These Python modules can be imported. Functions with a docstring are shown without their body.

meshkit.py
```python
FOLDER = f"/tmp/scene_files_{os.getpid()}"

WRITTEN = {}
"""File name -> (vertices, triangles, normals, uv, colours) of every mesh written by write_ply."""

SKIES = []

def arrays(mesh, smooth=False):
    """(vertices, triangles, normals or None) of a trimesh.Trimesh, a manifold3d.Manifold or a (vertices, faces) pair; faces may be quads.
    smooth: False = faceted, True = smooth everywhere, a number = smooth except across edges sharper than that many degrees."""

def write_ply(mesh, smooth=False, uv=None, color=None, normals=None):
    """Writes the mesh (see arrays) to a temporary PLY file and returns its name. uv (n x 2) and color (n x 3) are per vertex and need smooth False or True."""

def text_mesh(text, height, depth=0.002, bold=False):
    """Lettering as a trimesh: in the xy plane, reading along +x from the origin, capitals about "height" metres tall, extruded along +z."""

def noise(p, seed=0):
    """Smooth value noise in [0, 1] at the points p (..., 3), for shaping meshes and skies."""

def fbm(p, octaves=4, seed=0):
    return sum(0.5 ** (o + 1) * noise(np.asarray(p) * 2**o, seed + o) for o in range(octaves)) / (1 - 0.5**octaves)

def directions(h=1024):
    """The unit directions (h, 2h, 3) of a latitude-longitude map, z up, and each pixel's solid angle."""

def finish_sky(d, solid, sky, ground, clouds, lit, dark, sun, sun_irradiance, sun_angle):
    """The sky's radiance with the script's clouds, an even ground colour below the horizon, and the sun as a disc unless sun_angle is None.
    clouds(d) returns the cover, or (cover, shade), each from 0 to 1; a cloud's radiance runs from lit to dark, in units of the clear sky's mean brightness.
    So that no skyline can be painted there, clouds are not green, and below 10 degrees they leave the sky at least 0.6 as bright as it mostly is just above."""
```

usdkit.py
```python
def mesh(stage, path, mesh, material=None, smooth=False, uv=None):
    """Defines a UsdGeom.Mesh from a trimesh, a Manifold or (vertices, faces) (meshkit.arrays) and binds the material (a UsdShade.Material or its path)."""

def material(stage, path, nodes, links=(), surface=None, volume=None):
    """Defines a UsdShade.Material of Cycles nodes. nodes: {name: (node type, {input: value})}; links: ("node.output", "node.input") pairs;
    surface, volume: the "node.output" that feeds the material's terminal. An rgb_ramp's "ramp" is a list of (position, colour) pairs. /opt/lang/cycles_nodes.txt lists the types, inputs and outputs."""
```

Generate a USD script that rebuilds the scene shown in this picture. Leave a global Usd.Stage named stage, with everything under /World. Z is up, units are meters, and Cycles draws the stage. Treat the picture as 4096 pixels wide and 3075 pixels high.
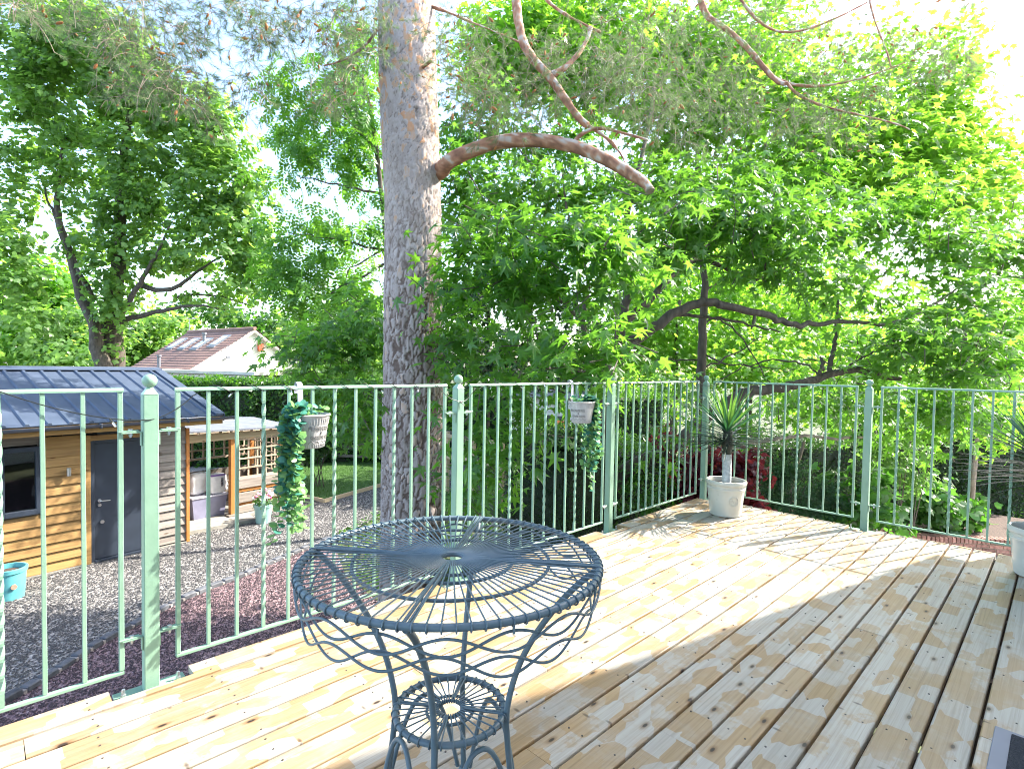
import math, numpy as np, trimesh, usdkit, meshkit
from scipy.spatial import cKDTree
from shapely.geometry import Polygon, box as sbox
from pxr import Usd, UsdGeom, UsdLux, UsdShade, Gf, Sdf, Vt

rng = np.random.default_rng(11)
PI = math.pi
stage = Usd.Stage.CreateInMemory()
UsdGeom.SetStageUpAxis(stage, UsdGeom.Tokens.z)
UsdGeom.SetStageMetersPerUnit(stage, 1.0)
W = UsdGeom.Xform.Define(stage, '/World')
stage.SetDefaultPrim(W.GetPrim())

# ------------------------------------------------------------------ camera
EYE = np.array([0, 0, 1.263])
YAW, PITCH, ROLL, FPX = 0.7766, -0.0328, 0.0175, 2184.73
FW = np.array([math.sin(YAW) * math.cos(PITCH), math.cos(YAW) * math.cos(PITCH), math.sin(PITCH)])
_r = np.array([math.cos(YAW), -math.sin(YAW), 0]); _u = np.cross(_r, FW)
RT = _r * math.cos(ROLL) + _u * math.sin(ROLL)
UP = -_r * math.sin(ROLL) + _u * math.cos(ROLL)
cam = UsdGeom.Camera.Define(stage, '/World/camera')
m = Gf.Matrix4d(1.0)
for i, a in enumerate((RT, UP, -FW, EYE)):
    m.SetRow3(i, Gf.Vec3d(*map(float, a)))
cam.AddTransformOp().Set(m)
cam.CreateHorizontalApertureAttr(36.0); cam.CreateVerticalApertureAttr(27.0)
cam.CreateFocalLengthAttr(36.0 * FPX / 4096)
cam.CreateClippingRangeAttr(Gf.Vec2f(0.05, 2000))
cam.CreateExposureAttr(2.3)

# ------------------------------------------------------------------ sky and sun
SUN = np.array([1.061, -0.403, 1.0]); SUN /= np.linalg.norm(SUN)
sky = UsdLux.DomeLight.Define(stage, '/World/sky')
skym = usdkit.material(stage, '/World/Looks/sky', {
    't': ('sky_texture', {'sky_type': 'single_scattering', 'sun_disc': False, 'sun_elevation': math.asin(SUN[2]),
                          'sun_rotation': math.atan2(SUN[0], SUN[1]), 'aerosol_density': 2.2, 'ozone_density': 1.0}),
    'b': ('background_shader', {'strength': 0.15})}, [('t.color', 'b.color')], surface='b.background')
UsdShade.MaterialBindingAPI.Apply(sky.GetPrim()).Bind(skym)
sun = UsdLux.DistantLight.Define(stage, '/World/sun')
sun.CreateIntensityAttr(0.98); sun.CreateAngleAttr(0.53); sun.CreateNormalizeAttr(True)
sun.CreateColorAttr(Gf.Vec3f(1.0, 0.94, 0.84))
zx = np.cross([0, 0, 1], SUN); zx /= np.linalg.norm(zx); zy = np.cross(SUN, zx)
m = Gf.Matrix4d(1.0)
for i, a in enumerate((zx, zy, SUN)):
    m.SetRow3(i, Gf.Vec3d(*map(float, a)))
sun.AddTransformOp().Set(m)

# ------------------------------------------------------------------ helpers
def at(px, py, d):
    return EYE + (FW + RT * ((px - 2048) / FPX) - UP * ((py - 1537.5) / FPX)) * d
def onz(px, py, z):
    r = FW + RT * ((px - 2048) / FPX) - UP * ((py - 1537.5) / FPX)
    return EYE + r * ((z - EYE[2]) / r[2])
def unit(v):
    v = np.asarray(v, float); return v / np.maximum(np.linalg.norm(v, axis=-1, keepdims=True), 1e-12)

class MB:
    def __init__(s): s.v, s.f, s.n, s.c = [], [], 0, []
    def add(s, v, f, tone=0.5):
        v = np.asarray(v, float); f = np.asarray(f, int)
        if f.shape[1] == 4: f = np.vstack([f[:, [0, 1, 2]], f[:, [0, 2, 3]]])
        s.v.append(v); s.f.append(f + s.n); s.n += len(v); return s
    def tm(s, t): return s.add(t.vertices, t.faces)
    def box(s, c, size, R=None, bev=0.0):
        sx, sy, sz = np.asarray(size) / 2.0
        if bev > 0:
            P = []
            for x in (-1, 1):
                for y in (-1, 1):
                    for z in (-1, 1):
                        P += [(x*(sx-bev), y*(sy-bev), z*sz), (x*(sx-bev), y*sy, z*(sz-bev)), (x*sx, y*(sy-bev), z*(sz-bev))]
            h = trimesh.convex.convex_hull(np.array(P)); v, f = np.array(h.vertices), np.array(h.faces)
        else:
            v = np.array([(x, y, z) for x in (-sx, sx) for y in (-sy, sy) for z in (-sz, sz)])
            f = np.array([(0,1,3,2),(4,6,7,5),(0,4,5,1),(2,3,7,6),(0,2,6,4),(1,5,7,3)])
        if R is not None: v = v @ np.asarray(R).T
        return s.add(v + np.asarray(c), f)
    def tube(s, pts, r, n=8, cap=True, phase=0.0):
        P = np.asarray(pts, float); r = np.broadcast_to(np.asarray(r, float), (len(P),))
        T = np.gradient(P, axis=0); T = unit(T)
        a = np.array([0, 0, 1.0]) if abs(T[0][2]) < 0.9 else np.array([1.0, 0, 0])
        N = unit(np.cross(T[0], a)); V = []
        ang = np.arange(n) / n * 2 * PI + phase
        for i in range(len(P)):
            N = unit(N - T[i] * (N @ T[i])); B = np.cross(T[i], N)
            V.append(P[i] + r[i] * (np.cos(ang)[:, None] * N + np.sin(ang)[:, None] * B))
        V = np.vstack(V); F = []
        for i in range(len(P) - 1):
            for k in range(n):
                a0, a1 = i * n + k, i * n + (k + 1) % n
                F.append((a0, a1, a1 + n, a0 + n))
        F = np.array(F); F = np.vstack([F[:, [0, 1, 2]], F[:, [0, 2, 3]]])
        if cap:
            m = len(V); V = np.vstack([V, P[0], P[-1]]); L = (len(P) - 1) * n
            F = np.vstack([F, [(m, (k + 1) % n, k) for k in range(n)], [(m + 1, L + k, L + (k + 1) % n) for k in range(n)]])
        return s.add(V, F)
    def lathe(s, prof, c=(0, 0, 0), n=32):
        prof = np.asarray(prof, float); ang = np.arange(n) / n * 2 * PI
        V = np.vstack([np.stack([p[0] * np.cos(ang), p[0] * np.sin(ang), np.full(n, p[1])], 1) for p in prof]); F = []
        for i in range(len(prof) - 1):
            for k in range(n):
                a0, a1 = i * n + k, i * n + (k + 1) % n
                F.append((a0, a1, a1 + n, a0 + n))
        return s.add(V + np.asarray(c), F)
    def prism(s, poly, z0, z1, M=None):
        t = trimesh.creation.extrude_polygon(poly if isinstance(poly, Polygon) else Polygon(poly), z1 - z0, engine='earcut')
        v = np.array(t.vertices) + [0, 0, z0]
        if M is not None: v = v @ np.asarray(M)[:3, :3].T + np.asarray(M)[:3, 3]
        return s.add(v, t.faces)
    def mesh(s): return np.vstack(s.v), np.vstack(s.f)

BASE, USED = {}, set()
def numbered(parent, name):
    k, p = 0, f'{parent}/{name}'
    while p in USED:
        k += 1; p = f'{parent}/{name}_{k:03d}'
    USED.add(p); return p
def tag(prim, label=None, cat=None, group=None, kind=None):
    for k, v in (('label', label), ('category', cat), ('group', group), ('kind', kind)):
        if v: prim.SetCustomDataByKey(k, v)
    return prim
def thing(name, label, cat, loc=(0, 0, 0), rotz=0, group=None, kind=None):
    p = numbered('/World', name); x = UsdGeom.Xform.Define(stage, p)
    x.AddTranslateOp().Set(Gf.Vec3d(*map(float, loc)))
    if rotz: x.AddRotateZOp().Set(math.degrees(rotz))
    BASE[p] = (np.asarray(loc, float), rotz)
    return tag(x.GetPrim(), label, cat, group, kind)
def obj(name, mb, mat, parent=None, smooth=False, local=False, tone=None, **tags):
    pp = str(parent.GetPath()) if parent else '/World'
    p = numbered(pp, name); v, f = mb.mesh() if isinstance(mb, MB) else mb
    root = '/World/' + pp.split('/')[2] if parent else None
    if root in BASE and not local:
        loc, rz = BASE[root]; v = np.asarray(v) - loc
        if rz:
            c, s_ = math.cos(-rz), math.sin(-rz); v = v @ np.array([[c, -s_, 0], [s_, c, 0], [0, 0, 1]]).T
    g = usdkit.mesh(stage, p, (v, f), mat, smooth)
    if tone is not None:
        UsdGeom.PrimvarsAPI(g).CreatePrimvar('tone', Sdf.ValueTypeNames.FloatArray, 'vertex').Set(Vt.FloatArray.FromNumpy(np.asarray(tone, np.float32)))
    return tag(g.GetPrim(), **tags)
def struct(name, mb, mat, **k): return obj(name, mb, mat, kind='structure', **k)
def dup(root, loc, label, rotz=0, group=None):
    was = root.GetCustomData()
    r = thing(root.GetName().split('_0')[0], label, was['category'], loc, rotz, group or was.get('group'))
    r.GetReferences().AddInternalReference(root.GetPath()); r.SetInstanceable(True)
    return r

# ------------------------------------------------------------------ materials
LOOK = '/World/Looks/'
def noisy(name, cols, scale=4, stretch=(1, 1, 1), detail=4, rough=0.6, spec=0.5, metal=0.0, bump=0.0, bscale=None, bdist=0.01, var=0.0, varnode='obj', dist=0.0, coat=0.0):
    N = {'g': ('geometry', {}), 'm': ('mapping', {'scale': stretch}), 'n': ('noise_texture', {'scale': scale, 'detail': detail, 'distortion': dist}),
         'r': ('rgb_ramp', {'ramp': cols}), 'p': ('principled_bsdf', {'roughness': rough, 'specular_ior_level': spec, 'metallic': metal, 'coat_weight': coat})}
    L = [('g.position', 'm.vector'), ('m.vector', 'n.vector'), ('n.fac', 'r.fac')]
    c = 'r.color'
    if var:
        src = 'o.random' if varnode == 'obj' else 'g.random_per_island'
        if varnode == 'obj': N['o'] = ('object_info', {})
        N['mr'] = ('map_range', {'to_min': 1 - var, 'to_max': 1 + var}); N['h'] = ('hsv', {})
        L += [(src, 'mr.value'), ('mr.result', 'h.value'), (c, 'h.color')]; c = 'h.color'
    L.append((c, 'p.base_color'))
    if bump:
        N['bn'] = ('noise_texture', {'scale': bscale or scale * 4, 'detail': 4}); N['b'] = ('bump', {'strength': bump, 'distance': bdist})
        L += [('m.vector', 'bn.vector'), ('bn.fac', 'b.height'), ('b.normal', 'p.normal')]
    return usdkit.material(stage, LOOK + name, N, L, surface='p.BSDF')
def plain(name, col, rough=0.5, spec=0.5, metal=0.0, var=0.08, scale=6, **k):
    c = np.array(col); return noisy(name, [(0.3, c * (1 - var)), (0.7, np.minimum(c * (1 + var), 1))], scale=scale, rough=rough, spec=spec, metal=metal, **k)
def leafmat(name, ramp, trans, tfac=0.45, rough=0.38, spec=0.5):
    """ramp: leaf colours picked per leaf; trans: colour of the light that comes through"""
    N = {'g': ('geometry', {}), 'r': ('rgb_ramp', {'ramp': ramp}), 'p': ('principled_bsdf', {'roughness': rough, 'specular_ior_level': spec}),
         't': ('translucent_bsdf', {}), 'tr': ('rgb_ramp', {'ramp': trans}), 'x': ('mix_closure', {'fac': tfac})}
    L = [('g.random_per_island', 'r.fac'), ('r.color', 'p.base_color'), ('g.random_per_island', 'tr.fac'), ('tr.color', 't.color'), ('p.BSDF', 'x.closure1'), ('t.BSDF', 'x.closure2')]
    return usdkit.material(stage, LOOK + name, N, L, surface='x.closure')

def deck_wood():
    N = {'g': ('geometry', {}), 'o': ('object_info', {}), 'k': ('math', {'math_type': 'multiply', 'value2': 43.0}), 'cx': ('combine_xyz', {}),
         'a': ('mix', {'mix_type': 'add', 'fac': 1.0}),
         'mp': ('mapping', {'scale': (7.5, 15.0, 1.0)}), 'vp': ('voronoi_texture', {'scale': 1.0, 'dimensions': '2D', 'metric': 'chebychev', 'randomness': 0.75}),
         'np': ('noise_texture', {'scale': 2.2, 'detail': 6, 'roughness': 0.72}),
         'sep': ('separate_color', {}), 'add': ('math', {'math_type': 'multiply_add', 'value2': 0.42}),
         'pr': ('rgb_ramp', {'ramp': [(0.0, (0, 0, 0)), (0.60, (0.0, 0.0, 0.0)), (0.70, (0.2, 0.2, 0.2)), (0.72, (0.5, 0.5, 0.5)), (0.82, (0.75, 0.75, 0.75)), (1.0, (0.9, 0.9, 0.9))]}),
         'mg': ('mapping', {'scale': (1.3, 55.0, 1.0)}), 'ng': ('noise_texture', {'scale': 1.6, 'detail': 5, 'roughness': 0.6, 'distortion': 0.6}),
         'base': ('rgb_ramp', {'ramp': [(0.2, (0.28, 0.25, 0.205)), (0.5, (0.345, 0.315, 0.265)), (0.8, (0.39, 0.365, 0.315))]}),
         'tan': ('rgb_ramp', {'ramp': [(0.2, (0.245, 0.145, 0.052)), (0.8, (0.34, 0.215, 0.09))]}),
         'mx': ('mix', {}),
         'mk': ('mapping', {'scale': (1.9, 4.6, 1.0)}), 'vk': ('voronoi_texture', {'scale': 1.0, 'dimensions': '2D'}),
         'kr': ('rgb_ramp', {'ramp': [(0.0, (0.05, 0.035, 0.03)), (0.022, (0.12, 0.085, 0.07)), (0.03, (0.6, 0.5, 0.42)), (0.06, (0.93, 0.9, 0.86)), (0.075, (1, 1, 1)), (1, (1, 1, 1))]}),
         'mk2': ('mapping', {'scale': (4.2, 1.7, 1.0), 'location': (3.3, 1.7, 0)}), 'vk2': ('voronoi_texture', {'scale': 1.0, 'dimensions': '2D'}),
         'kr2': ('rgb_ramp', {'ramp': [(0.0, (0.16, 0.13, 0.12)), (0.018, (0.4, 0.37, 0.36)), (0.035, (1, 1, 1)), (1, (1, 1, 1))]}),
         'mul': ('mix', {'mix_type': 'multiply', 'fac': 1.0}), 'mul2': ('mix', {'mix_type': 'multiply', 'fac': 0.85}),
         'vr': ('map_range', {'to_min': 0.82, 'to_max': 1.12}), 'h': ('hsv', {'saturation': 1.0}),
         'gm': ('rgb_ramp', {'ramp': [(0.3, (0.84, 0.83, 0.82)), (0.52, (1, 1, 1))]}), 'mul3': ('mix', {'mix_type': 'multiply', 'fac': 0.75}),
         'b': ('bump', {'strength': 0.35, 'distance': 0.004}), 'p': ('principled_bsdf', {'roughness': 0.5, 'specular_ior_level': 0.45})}
    L = [('o.random', 'k.value1'), ('k.value', 'cx.x'), ('k.value', 'cx.y'), ('g.position', 'a.color1'), ('cx.vector', 'a.color2')]
    for mm in ('mp', 'mg', 'mk', 'mk2'): L.append(('a.color', mm + '.vector'))
    L += [('mp.vector', 'vp.vector'), ('a.color', 'np.vector'), ('vp.color', 'sep.color'), ('sep.r', 'add.value1'), ('np.fac', 'add.value3'), ('add.value', 'pr.fac'),
          ('mg.vector', 'ng.vector'), ('ng.fac', 'base.fac'), ('ng.fac', 'tan.fac'), ('pr.color', 'mx.fac'), ('base.color', 'mx.color1'), ('tan.color', 'mx.color2'),
          ('mk.vector', 'vk.vector'), ('vk.distance', 'kr.fac'), ('mk2.vector', 'vk2.vector'), ('vk2.distance', 'kr2.fac'),
          ('mx.color', 'mul.color1'), ('kr.color', 'mul.color2'), ('mul.color', 'mul2.color1'), ('kr2.color', 'mul2.color2'),
          ('ng.fac', 'gm.fac'), ('mul2.color', 'mul3.color1'), ('gm.color', 'mul3.color2'),
          ('o.random', 'vr.value'), ('vr.result', 'h.value'), ('mul3.color', 'h.color'), ('h.color', 'p.base_color'), ('ng.fac', 'b.height'), ('b.normal', 'p.normal')]
    L = [(x, y) for x, y in L if y != 'mx.fac'] + [('pr.color', 'bw.color'), ('bw.val', 'mx.fac')]
    N['bw'] = ('rgb_to_bw', {})
    return usdkit.material(stage, LOOK + 'deck_wood', N, L, surface='p.BSDF')
def clad_wood(name, c0, c1, axis=(1.6, 1.6, 26.0), knot=True):
    N = {'g': ('geometry', {}), 'o': ('object_info', {}), 'k': ('math', {'math_type': 'multiply', 'value2': 29.0}), 'cx': ('combine_xyz', {}), 'a': ('mix', {'mix_type': 'add', 'fac': 1.0}),
         'm': ('mapping', {'scale': axis}), 'n': ('noise_texture', {'scale': 1.0, 'detail': 5, 'distortion': 0.5}), 'r': ('rgb_ramp', {'ramp': [(0.25, c0), (0.75, c1)]}),
         'mk': ('mapping', {'scale': (2.6, 2.6, 7.0)}), 'v': ('voronoi_texture', {'scale': 1.0}),
         'kr': ('rgb_ramp', {'ramp': [(0, (0.32, 0.22, 0.14)), (0.07, (0.5, 0.38, 0.28)), (0.13, (1, 1, 1)), (1, (1, 1, 1))]}), 'mul': ('mix', {'mix_type': 'multiply', 'fac': 0.9 if knot else 0.0}),
         'vr': ('map_range', {'to_min': 0.82, 'to_max': 1.15}), 'h': ('hsv', {}), 'p': ('principled_bsdf', {'roughness': 0.6, 'specular_ior_level': 0.35})}
    L = [('o.random', 'k.value1'), ('k.value', 'cx.x'), ('k.value', 'cx.z'), ('g.position', 'a.color1'), ('cx.vector', 'a.color2'), ('a.color', 'm.vector'), ('m.vector', 'n.vector'), ('n.fac', 'r.fac'),
         ('a.color', 'mk.vector'), ('mk.vector', 'v.vector'), ('v.distance', 'kr.fac'), ('r.color', 'mul.color1'), ('kr.color', 'mul.color2'), ('o.random', 'vr.value'), ('vr.result', 'h.value'),
         ('mul.color', 'h.color'), ('h.color', 'p.base_color')]
    return usdkit.material(stage, LOOK + name, N, L, surface='p.BSDF')
def gravelmat(name, ramp, scale):
    N = {'g': ('geometry', {}), 'v': ('voronoi_texture', {'scale': scale}), 's': ('separate_color', {}), 'r': ('rgb_ramp', {'ramp': ramp}), 'b': ('bump', {'strength': 1.0, 'distance': 0.012, 'invert': True}),
         'p': ('principled_bsdf', {'roughness': 0.8})}
    L = [('g.position', 'v.vector'), ('v.color', 's.color'), ('s.r', 'r.fac'), ('r.color', 'p.base_color'), ('v.distance', 'b.height'), ('b.normal', 'p.normal')]
    return usdkit.material(stage, LOOK + name, N, L, surface='p.BSDF')
def islandmat(name, ramp, rough=0.7, spec=0.4):
    return usdkit.material(stage, LOOK + name, {'g': ('geometry', {}), 'r': ('rgb_ramp', {'ramp': ramp}), 'p': ('principled_bsdf', {'roughness': rough, 'specular_ior_level': spec})},
                           [('g.random_per_island', 'r.fac'), ('r.color', 'p.base_color')], surface='p.BSDF')
def barkmat(name, ramp, bump=0.6, scale=22):
    N = {'at': ('attribute', {'attribute': 'tone'}), 'g': ('geometry', {}), 'n': ('noise_texture', {'scale': scale, 'detail': 6, 'roughness': 0.7}),
         'mi': ('math', {'math_type': 'multiply_add', 'value2': 0.35}), 'r': ('rgb_ramp', {'ramp': ramp}), 'b': ('bump', {'strength': bump, 'distance': 0.006}), 'p': ('principled_bsdf', {'roughness': 0.85, 'specular_ior_level': 0.25})}
    L = [('g.position', 'n.vector'), ('n.fac', 'mi.value1'), ('at.fac', 'mi.value3'), ('mi.value', 'r.fac'), ('r.color', 'p.base_color'), ('n.fac', 'b.height'), ('b.normal', 'p.normal')]
    return usdkit.material(stage, LOOK + name, N, L, surface='p.BSDF')

M = {}
M['deck'] = deck_wood()
M['joist'] = plain('joist', (0.10, 0.075, 0.055), 0.8, var=0.3)
M['green'] = noisy('green_paint', [(0.25, (0.175, 0.30, 0.215)), (0.55, (0.20, 0.33, 0.24)), (0.8, (0.23, 0.36, 0.27))], scale=9, rough=0.36, spec=0.5, bump=0.06, bscale=60)
M['zinc'] = plain('bolt_zinc', (0.55, 0.56, 0.58), 0.35, metal=0.9)
M['wire'] = noisy('table_paint', [(0.3, (0.06, 0.095, 0.115)), (0.6, (0.085, 0.125, 0.15)), (0.76, (0.12, 0.135, 0.14)), (0.86, (0.17, 0.13, 0.09))], scale=16, detail=6, rough=0.42)
M['ceramic'] = noisy('cream_glaze', [(0.3, (0.44, 0.44, 0.385)), (0.65, (0.52, 0.52, 0.46)), (0.74, (0.38, 0.38, 0.33))], scale=7, detail=7, rough=0.25, coat=0.4)
M['soil'] = noisy('soil', [(0.3, (0.03, 0.02, 0.016)), (0.7, (0.10, 0.06, 0.045))], scale=30, rough=0.95, bump=0.8, bscale=60)
M['rope'] = noisy('wrapped_stem', [(0.3, (0.30, 0.34, 0.36)), (0.7, (0.55, 0.58, 0.58))], scale=40, rough=0.8)
M['stalk'] = plain('dark_stalk', (0.025, 0.03, 0.02), 0.6)
M['tin'] = noisy('whitewashed_tin', [(0.3, (0.30, 0.295, 0.29)), (0.6, (0.42, 0.41, 0.40)), (0.8, (0.50, 0.49, 0.48))], scale=18, rough=0.5)
M['strap'] = plain('grey_strap', (0.36, 0.37, 0.45), 0.4, var=0.06)
M['letter'] = plain('raised_letters', (0.20, 0.195, 0.19), 0.6)
M['cable'] = plain('cable', (0.012, 0.014, 0.013), 0.45)
M['bulb'] = usdkit.material(stage, LOOK + 'bulb_glass', {'t': ('transparent_bsdf', {'color': (0.9, 0.9, 0.9)}), 'g': ('glossy_bsdf', {'color': (0.9, 0.9, 0.9), 'roughness': 0.1}), 'x': ('mix_closure', {'fac': 0.55})}, [('t.BSDF', 'x.closure1'), ('g.BSDF', 'x.closure2')], surface='x.closure')
M['mat'] = noisy('rubber_mat', [(0.3, (0.012, 0.014, 0.02)), (0.7, (0.03, 0.034, 0.045))], scale=120, rough=0.9, bump=1.0, bscale=220, bdist=0.01)
M['matedge'] = plain('mat_edge', (0.13, 0.15, 0.2), 0.5)
M['larch'] = clad_wood('larch_cladding', (0.22, 0.12, 0.04), (0.36, 0.215, 0.075))
M['greywood'] = clad_wood('weathered_cladding', (0.17, 0.14, 0.12), (0.32, 0.28, 0.245))
M['orangepost'] = clad_wood('orange_post', (0.30, 0.11, 0.025), (0.45, 0.19, 0.05), axis=(20, 20, 1.5), knot=False)
M['paleboard'] = clad_wood('pale_timber', (0.30, 0.23, 0.14), (0.42, 0.34, 0.22))
M['trellis'] = clad_wood('trellis_wood', (0.32, 0.24, 0.17), (0.47, 0.37, 0.27), knot=False)
M['oldwood'] = clad_wood('old_fence_wood', (0.10, 0.085, 0.07), (0.20, 0.17, 0.14), knot=False)
M['palefence'] = clad_wood('new_rail_wood', (0.38, 0.29, 0.19), (0.5, 0.4, 0.27), knot=False)
M['metalroof'] = noisy('roof_sheet', [(0.3, (0.042, 0.058, 0.088)), (0.6, (0.054, 0.072, 0.108)), (0.8, (0.075, 0.095, 0.13))], scale=2.5, detail=6, rough=0.55, spec=0.35)
M['anthracite'] = plain('anthracite', (0.022, 0.03, 0.045), 0.4, var=0.12)
M['gutter'] = plain('gutter', (0.03, 0.036, 0.05), 0.3)
M['darkvoid'] = plain('interior', (0.02, 0.018, 0.016), 0.9)
M['shelterroof'] = noisy('felt_roof', [(0.3, (0.10, 0.11, 0.14)), (0.7, (0.155, 0.17, 0.205))], scale=5, rough=0.7)
M['pane'] = usdkit.material(stage, LOOK + 'window_pane', {'f': ('fresnel', {'IOR': 1.6}), 't': ('transparent_bsdf', {'color': (0.75, 0.8, 0.8)}), 'g': ('glossy_bsdf', {'color': (1, 1, 1), 'roughness': 0.02}), 'x': ('mix_closure', {})}, [('f.fac', 'x.fac'), ('t.BSDF', 'x.closure1'), ('g.BSDF', 'x.closure2')], surface='x.closure')
M['steel'] = plain('brushed_steel', (0.6, 0.6, 0.6), 0.3, metal=1.0, var=0.03)
M['slab'] = noisy('concrete', [(0.3, (0.20, 0.19, 0.165)), (0.7, (0.29, 0.275, 0.24))], scale=6, detail=8, rough=0.85)
M['boxplastic'] = plain('lilac_plastic', (0.2, 0.2, 0.29), 0.3, var=0.1)
M['lid'] = plain('lid_plastic', (0.5, 0.5, 0.58), 0.35)
M['bag'] = noisy('white_sack', [(0.3, (0.5, 0.5, 0.52)), (0.7, (0.62, 0.62, 0.63))], scale=8, rough=0.4, bump=0.4, bscale=12, bdist=0.02)
M['ink'] = plain('dark_print', (0.03, 0.03, 0.05), 0.6)
M['purple'] = plain('purple_print', (0.12, 0.06, 0.25), 0.5)
M['tealglaze'] = noisy('teal_glaze', [(0.3, (0.075, 0.28, 0.30)), (0.7, (0.11, 0.36, 0.375))], scale=5, rough=0.3)
M['terracotta'] = plain('terracotta', (0.45, 0.22, 0.15), 0.7)
M['bucketgreen'] = plain('sage_bucket', (0.22, 0.38, 0.34), 0.45)
M['whitewall'] = noisy('white_render', [(0.3, (0.74, 0.72, 0.68)), (0.7, (0.80, 0.78, 0.75))], scale=3, rough=0.85)
M['fascia'] = plain('fascia', (0.55, 0.52, 0.46), 0.7)
M['tiles'] = usdkit.material(stage, LOOK + 'clay_tiles', {'g': ('geometry', {}), 'n': ('noise_texture', {'scale': 1.3, 'detail': 7, 'roughness': 0.7}), 'n2': ('noise_texture', {'scale': 14, 'detail': 3}), 'r': ('rgb_ramp', {'ramp': [(0.3, (0.17, 0.10, 0.085)), (0.5, (0.24, 0.14, 0.12)), (0.62, (0.28, 0.165, 0.135)), (0.74, (0.33, 0.22, 0.14))]}),
    'mx': ('mix', {'mix_type': 'multiply', 'fac': 0.55}), 'r2': ('rgb_ramp', {'ramp': [(0.3, (0.5, 0.5, 0.5)), (0.7, (1.2, 1.15, 1.1))]}), 'p': ('principled_bsdf', {'roughness': 0.8})},
    [('g.position', 'n.vector'), ('g.position', 'n2.vector'), ('n.fac', 'r.fac'), ('n2.fac', 'r2.fac'), ('r.color', 'mx.color1'), ('r2.color', 'mx.color2'), ('mx.color', 'p.base_color')], surface='p.BSDF')
M['redpaint'] = plain('red_box', (0.5, 0.08, 0.04), 0.5)
M['siding'] = plain('white_siding', (0.68, 0.67, 0.64), 0.6, var=0.05)
M['bin'] = plain('bin_green', (0.03, 0.10, 0.06), 0.45)
M['brick'] = noisy('red_brick', [(0.3, (0.16, 0.075, 0.06)), (0.5, (0.27, 0.135, 0.105)), (0.7, (0.34, 0.19, 0.15))], scale=18, detail=5, rough=0.9, var=0.3, bump=0.4, bscale=60)
M['mortar'] = noisy('mortar', [(0.3, (0.22, 0.18, 0.14)), (0.7, (0.32, 0.28, 0.22))], scale=30, rough=0.95)
M['sett'] = noisy('edging_stone', [(0.3, (0.05, 0.055, 0.065)), (0.7, (0.115, 0.12, 0.135))], scale=14, rough=0.7, var=0.25, bump=0.5, bscale=30)
M['settmortar'] = noisy('edging_mortar', [(0.3, (0.25, 0.22, 0.2)), (0.7, (0.36, 0.32, 0.3))], scale=30, rough=0.95)
M['ground'] = noisy('ground_earth', [(0.3, (0.05, 0.055, 0.03)), (0.6, (0.07, 0.09, 0.035)), (0.8, (0.10, 0.085, 0.06))], scale=1.2, detail=8, rough=0.95)
M['gravel'] = gravelmat('grey_gravel', [(0.0, (0.09, 0.087, 0.087)), (0.35, (0.165, 0.155, 0.148)), (0.7, (0.25, 0.235, 0.22)), (1, (0.42, 0.395, 0.37))], 38)
M['redgravel'] = gravelmat('plum_gravel', [(0.0, (0.10, 0.065, 0.075)), (0.4, (0.19, 0.115, 0.125)), (0.8, (0.27, 0.17, 0.175)), (1, (0.42, 0.31, 0.30))], 52)
M['stone'] = islandmat('grey_stones', [(0.0, (0.08, 0.077, 0.077)), (0.4, (0.165, 0.155, 0.148)), (0.75, (0.27, 0.255, 0.24)), (1, (0.48, 0.455, 0.43))])
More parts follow.
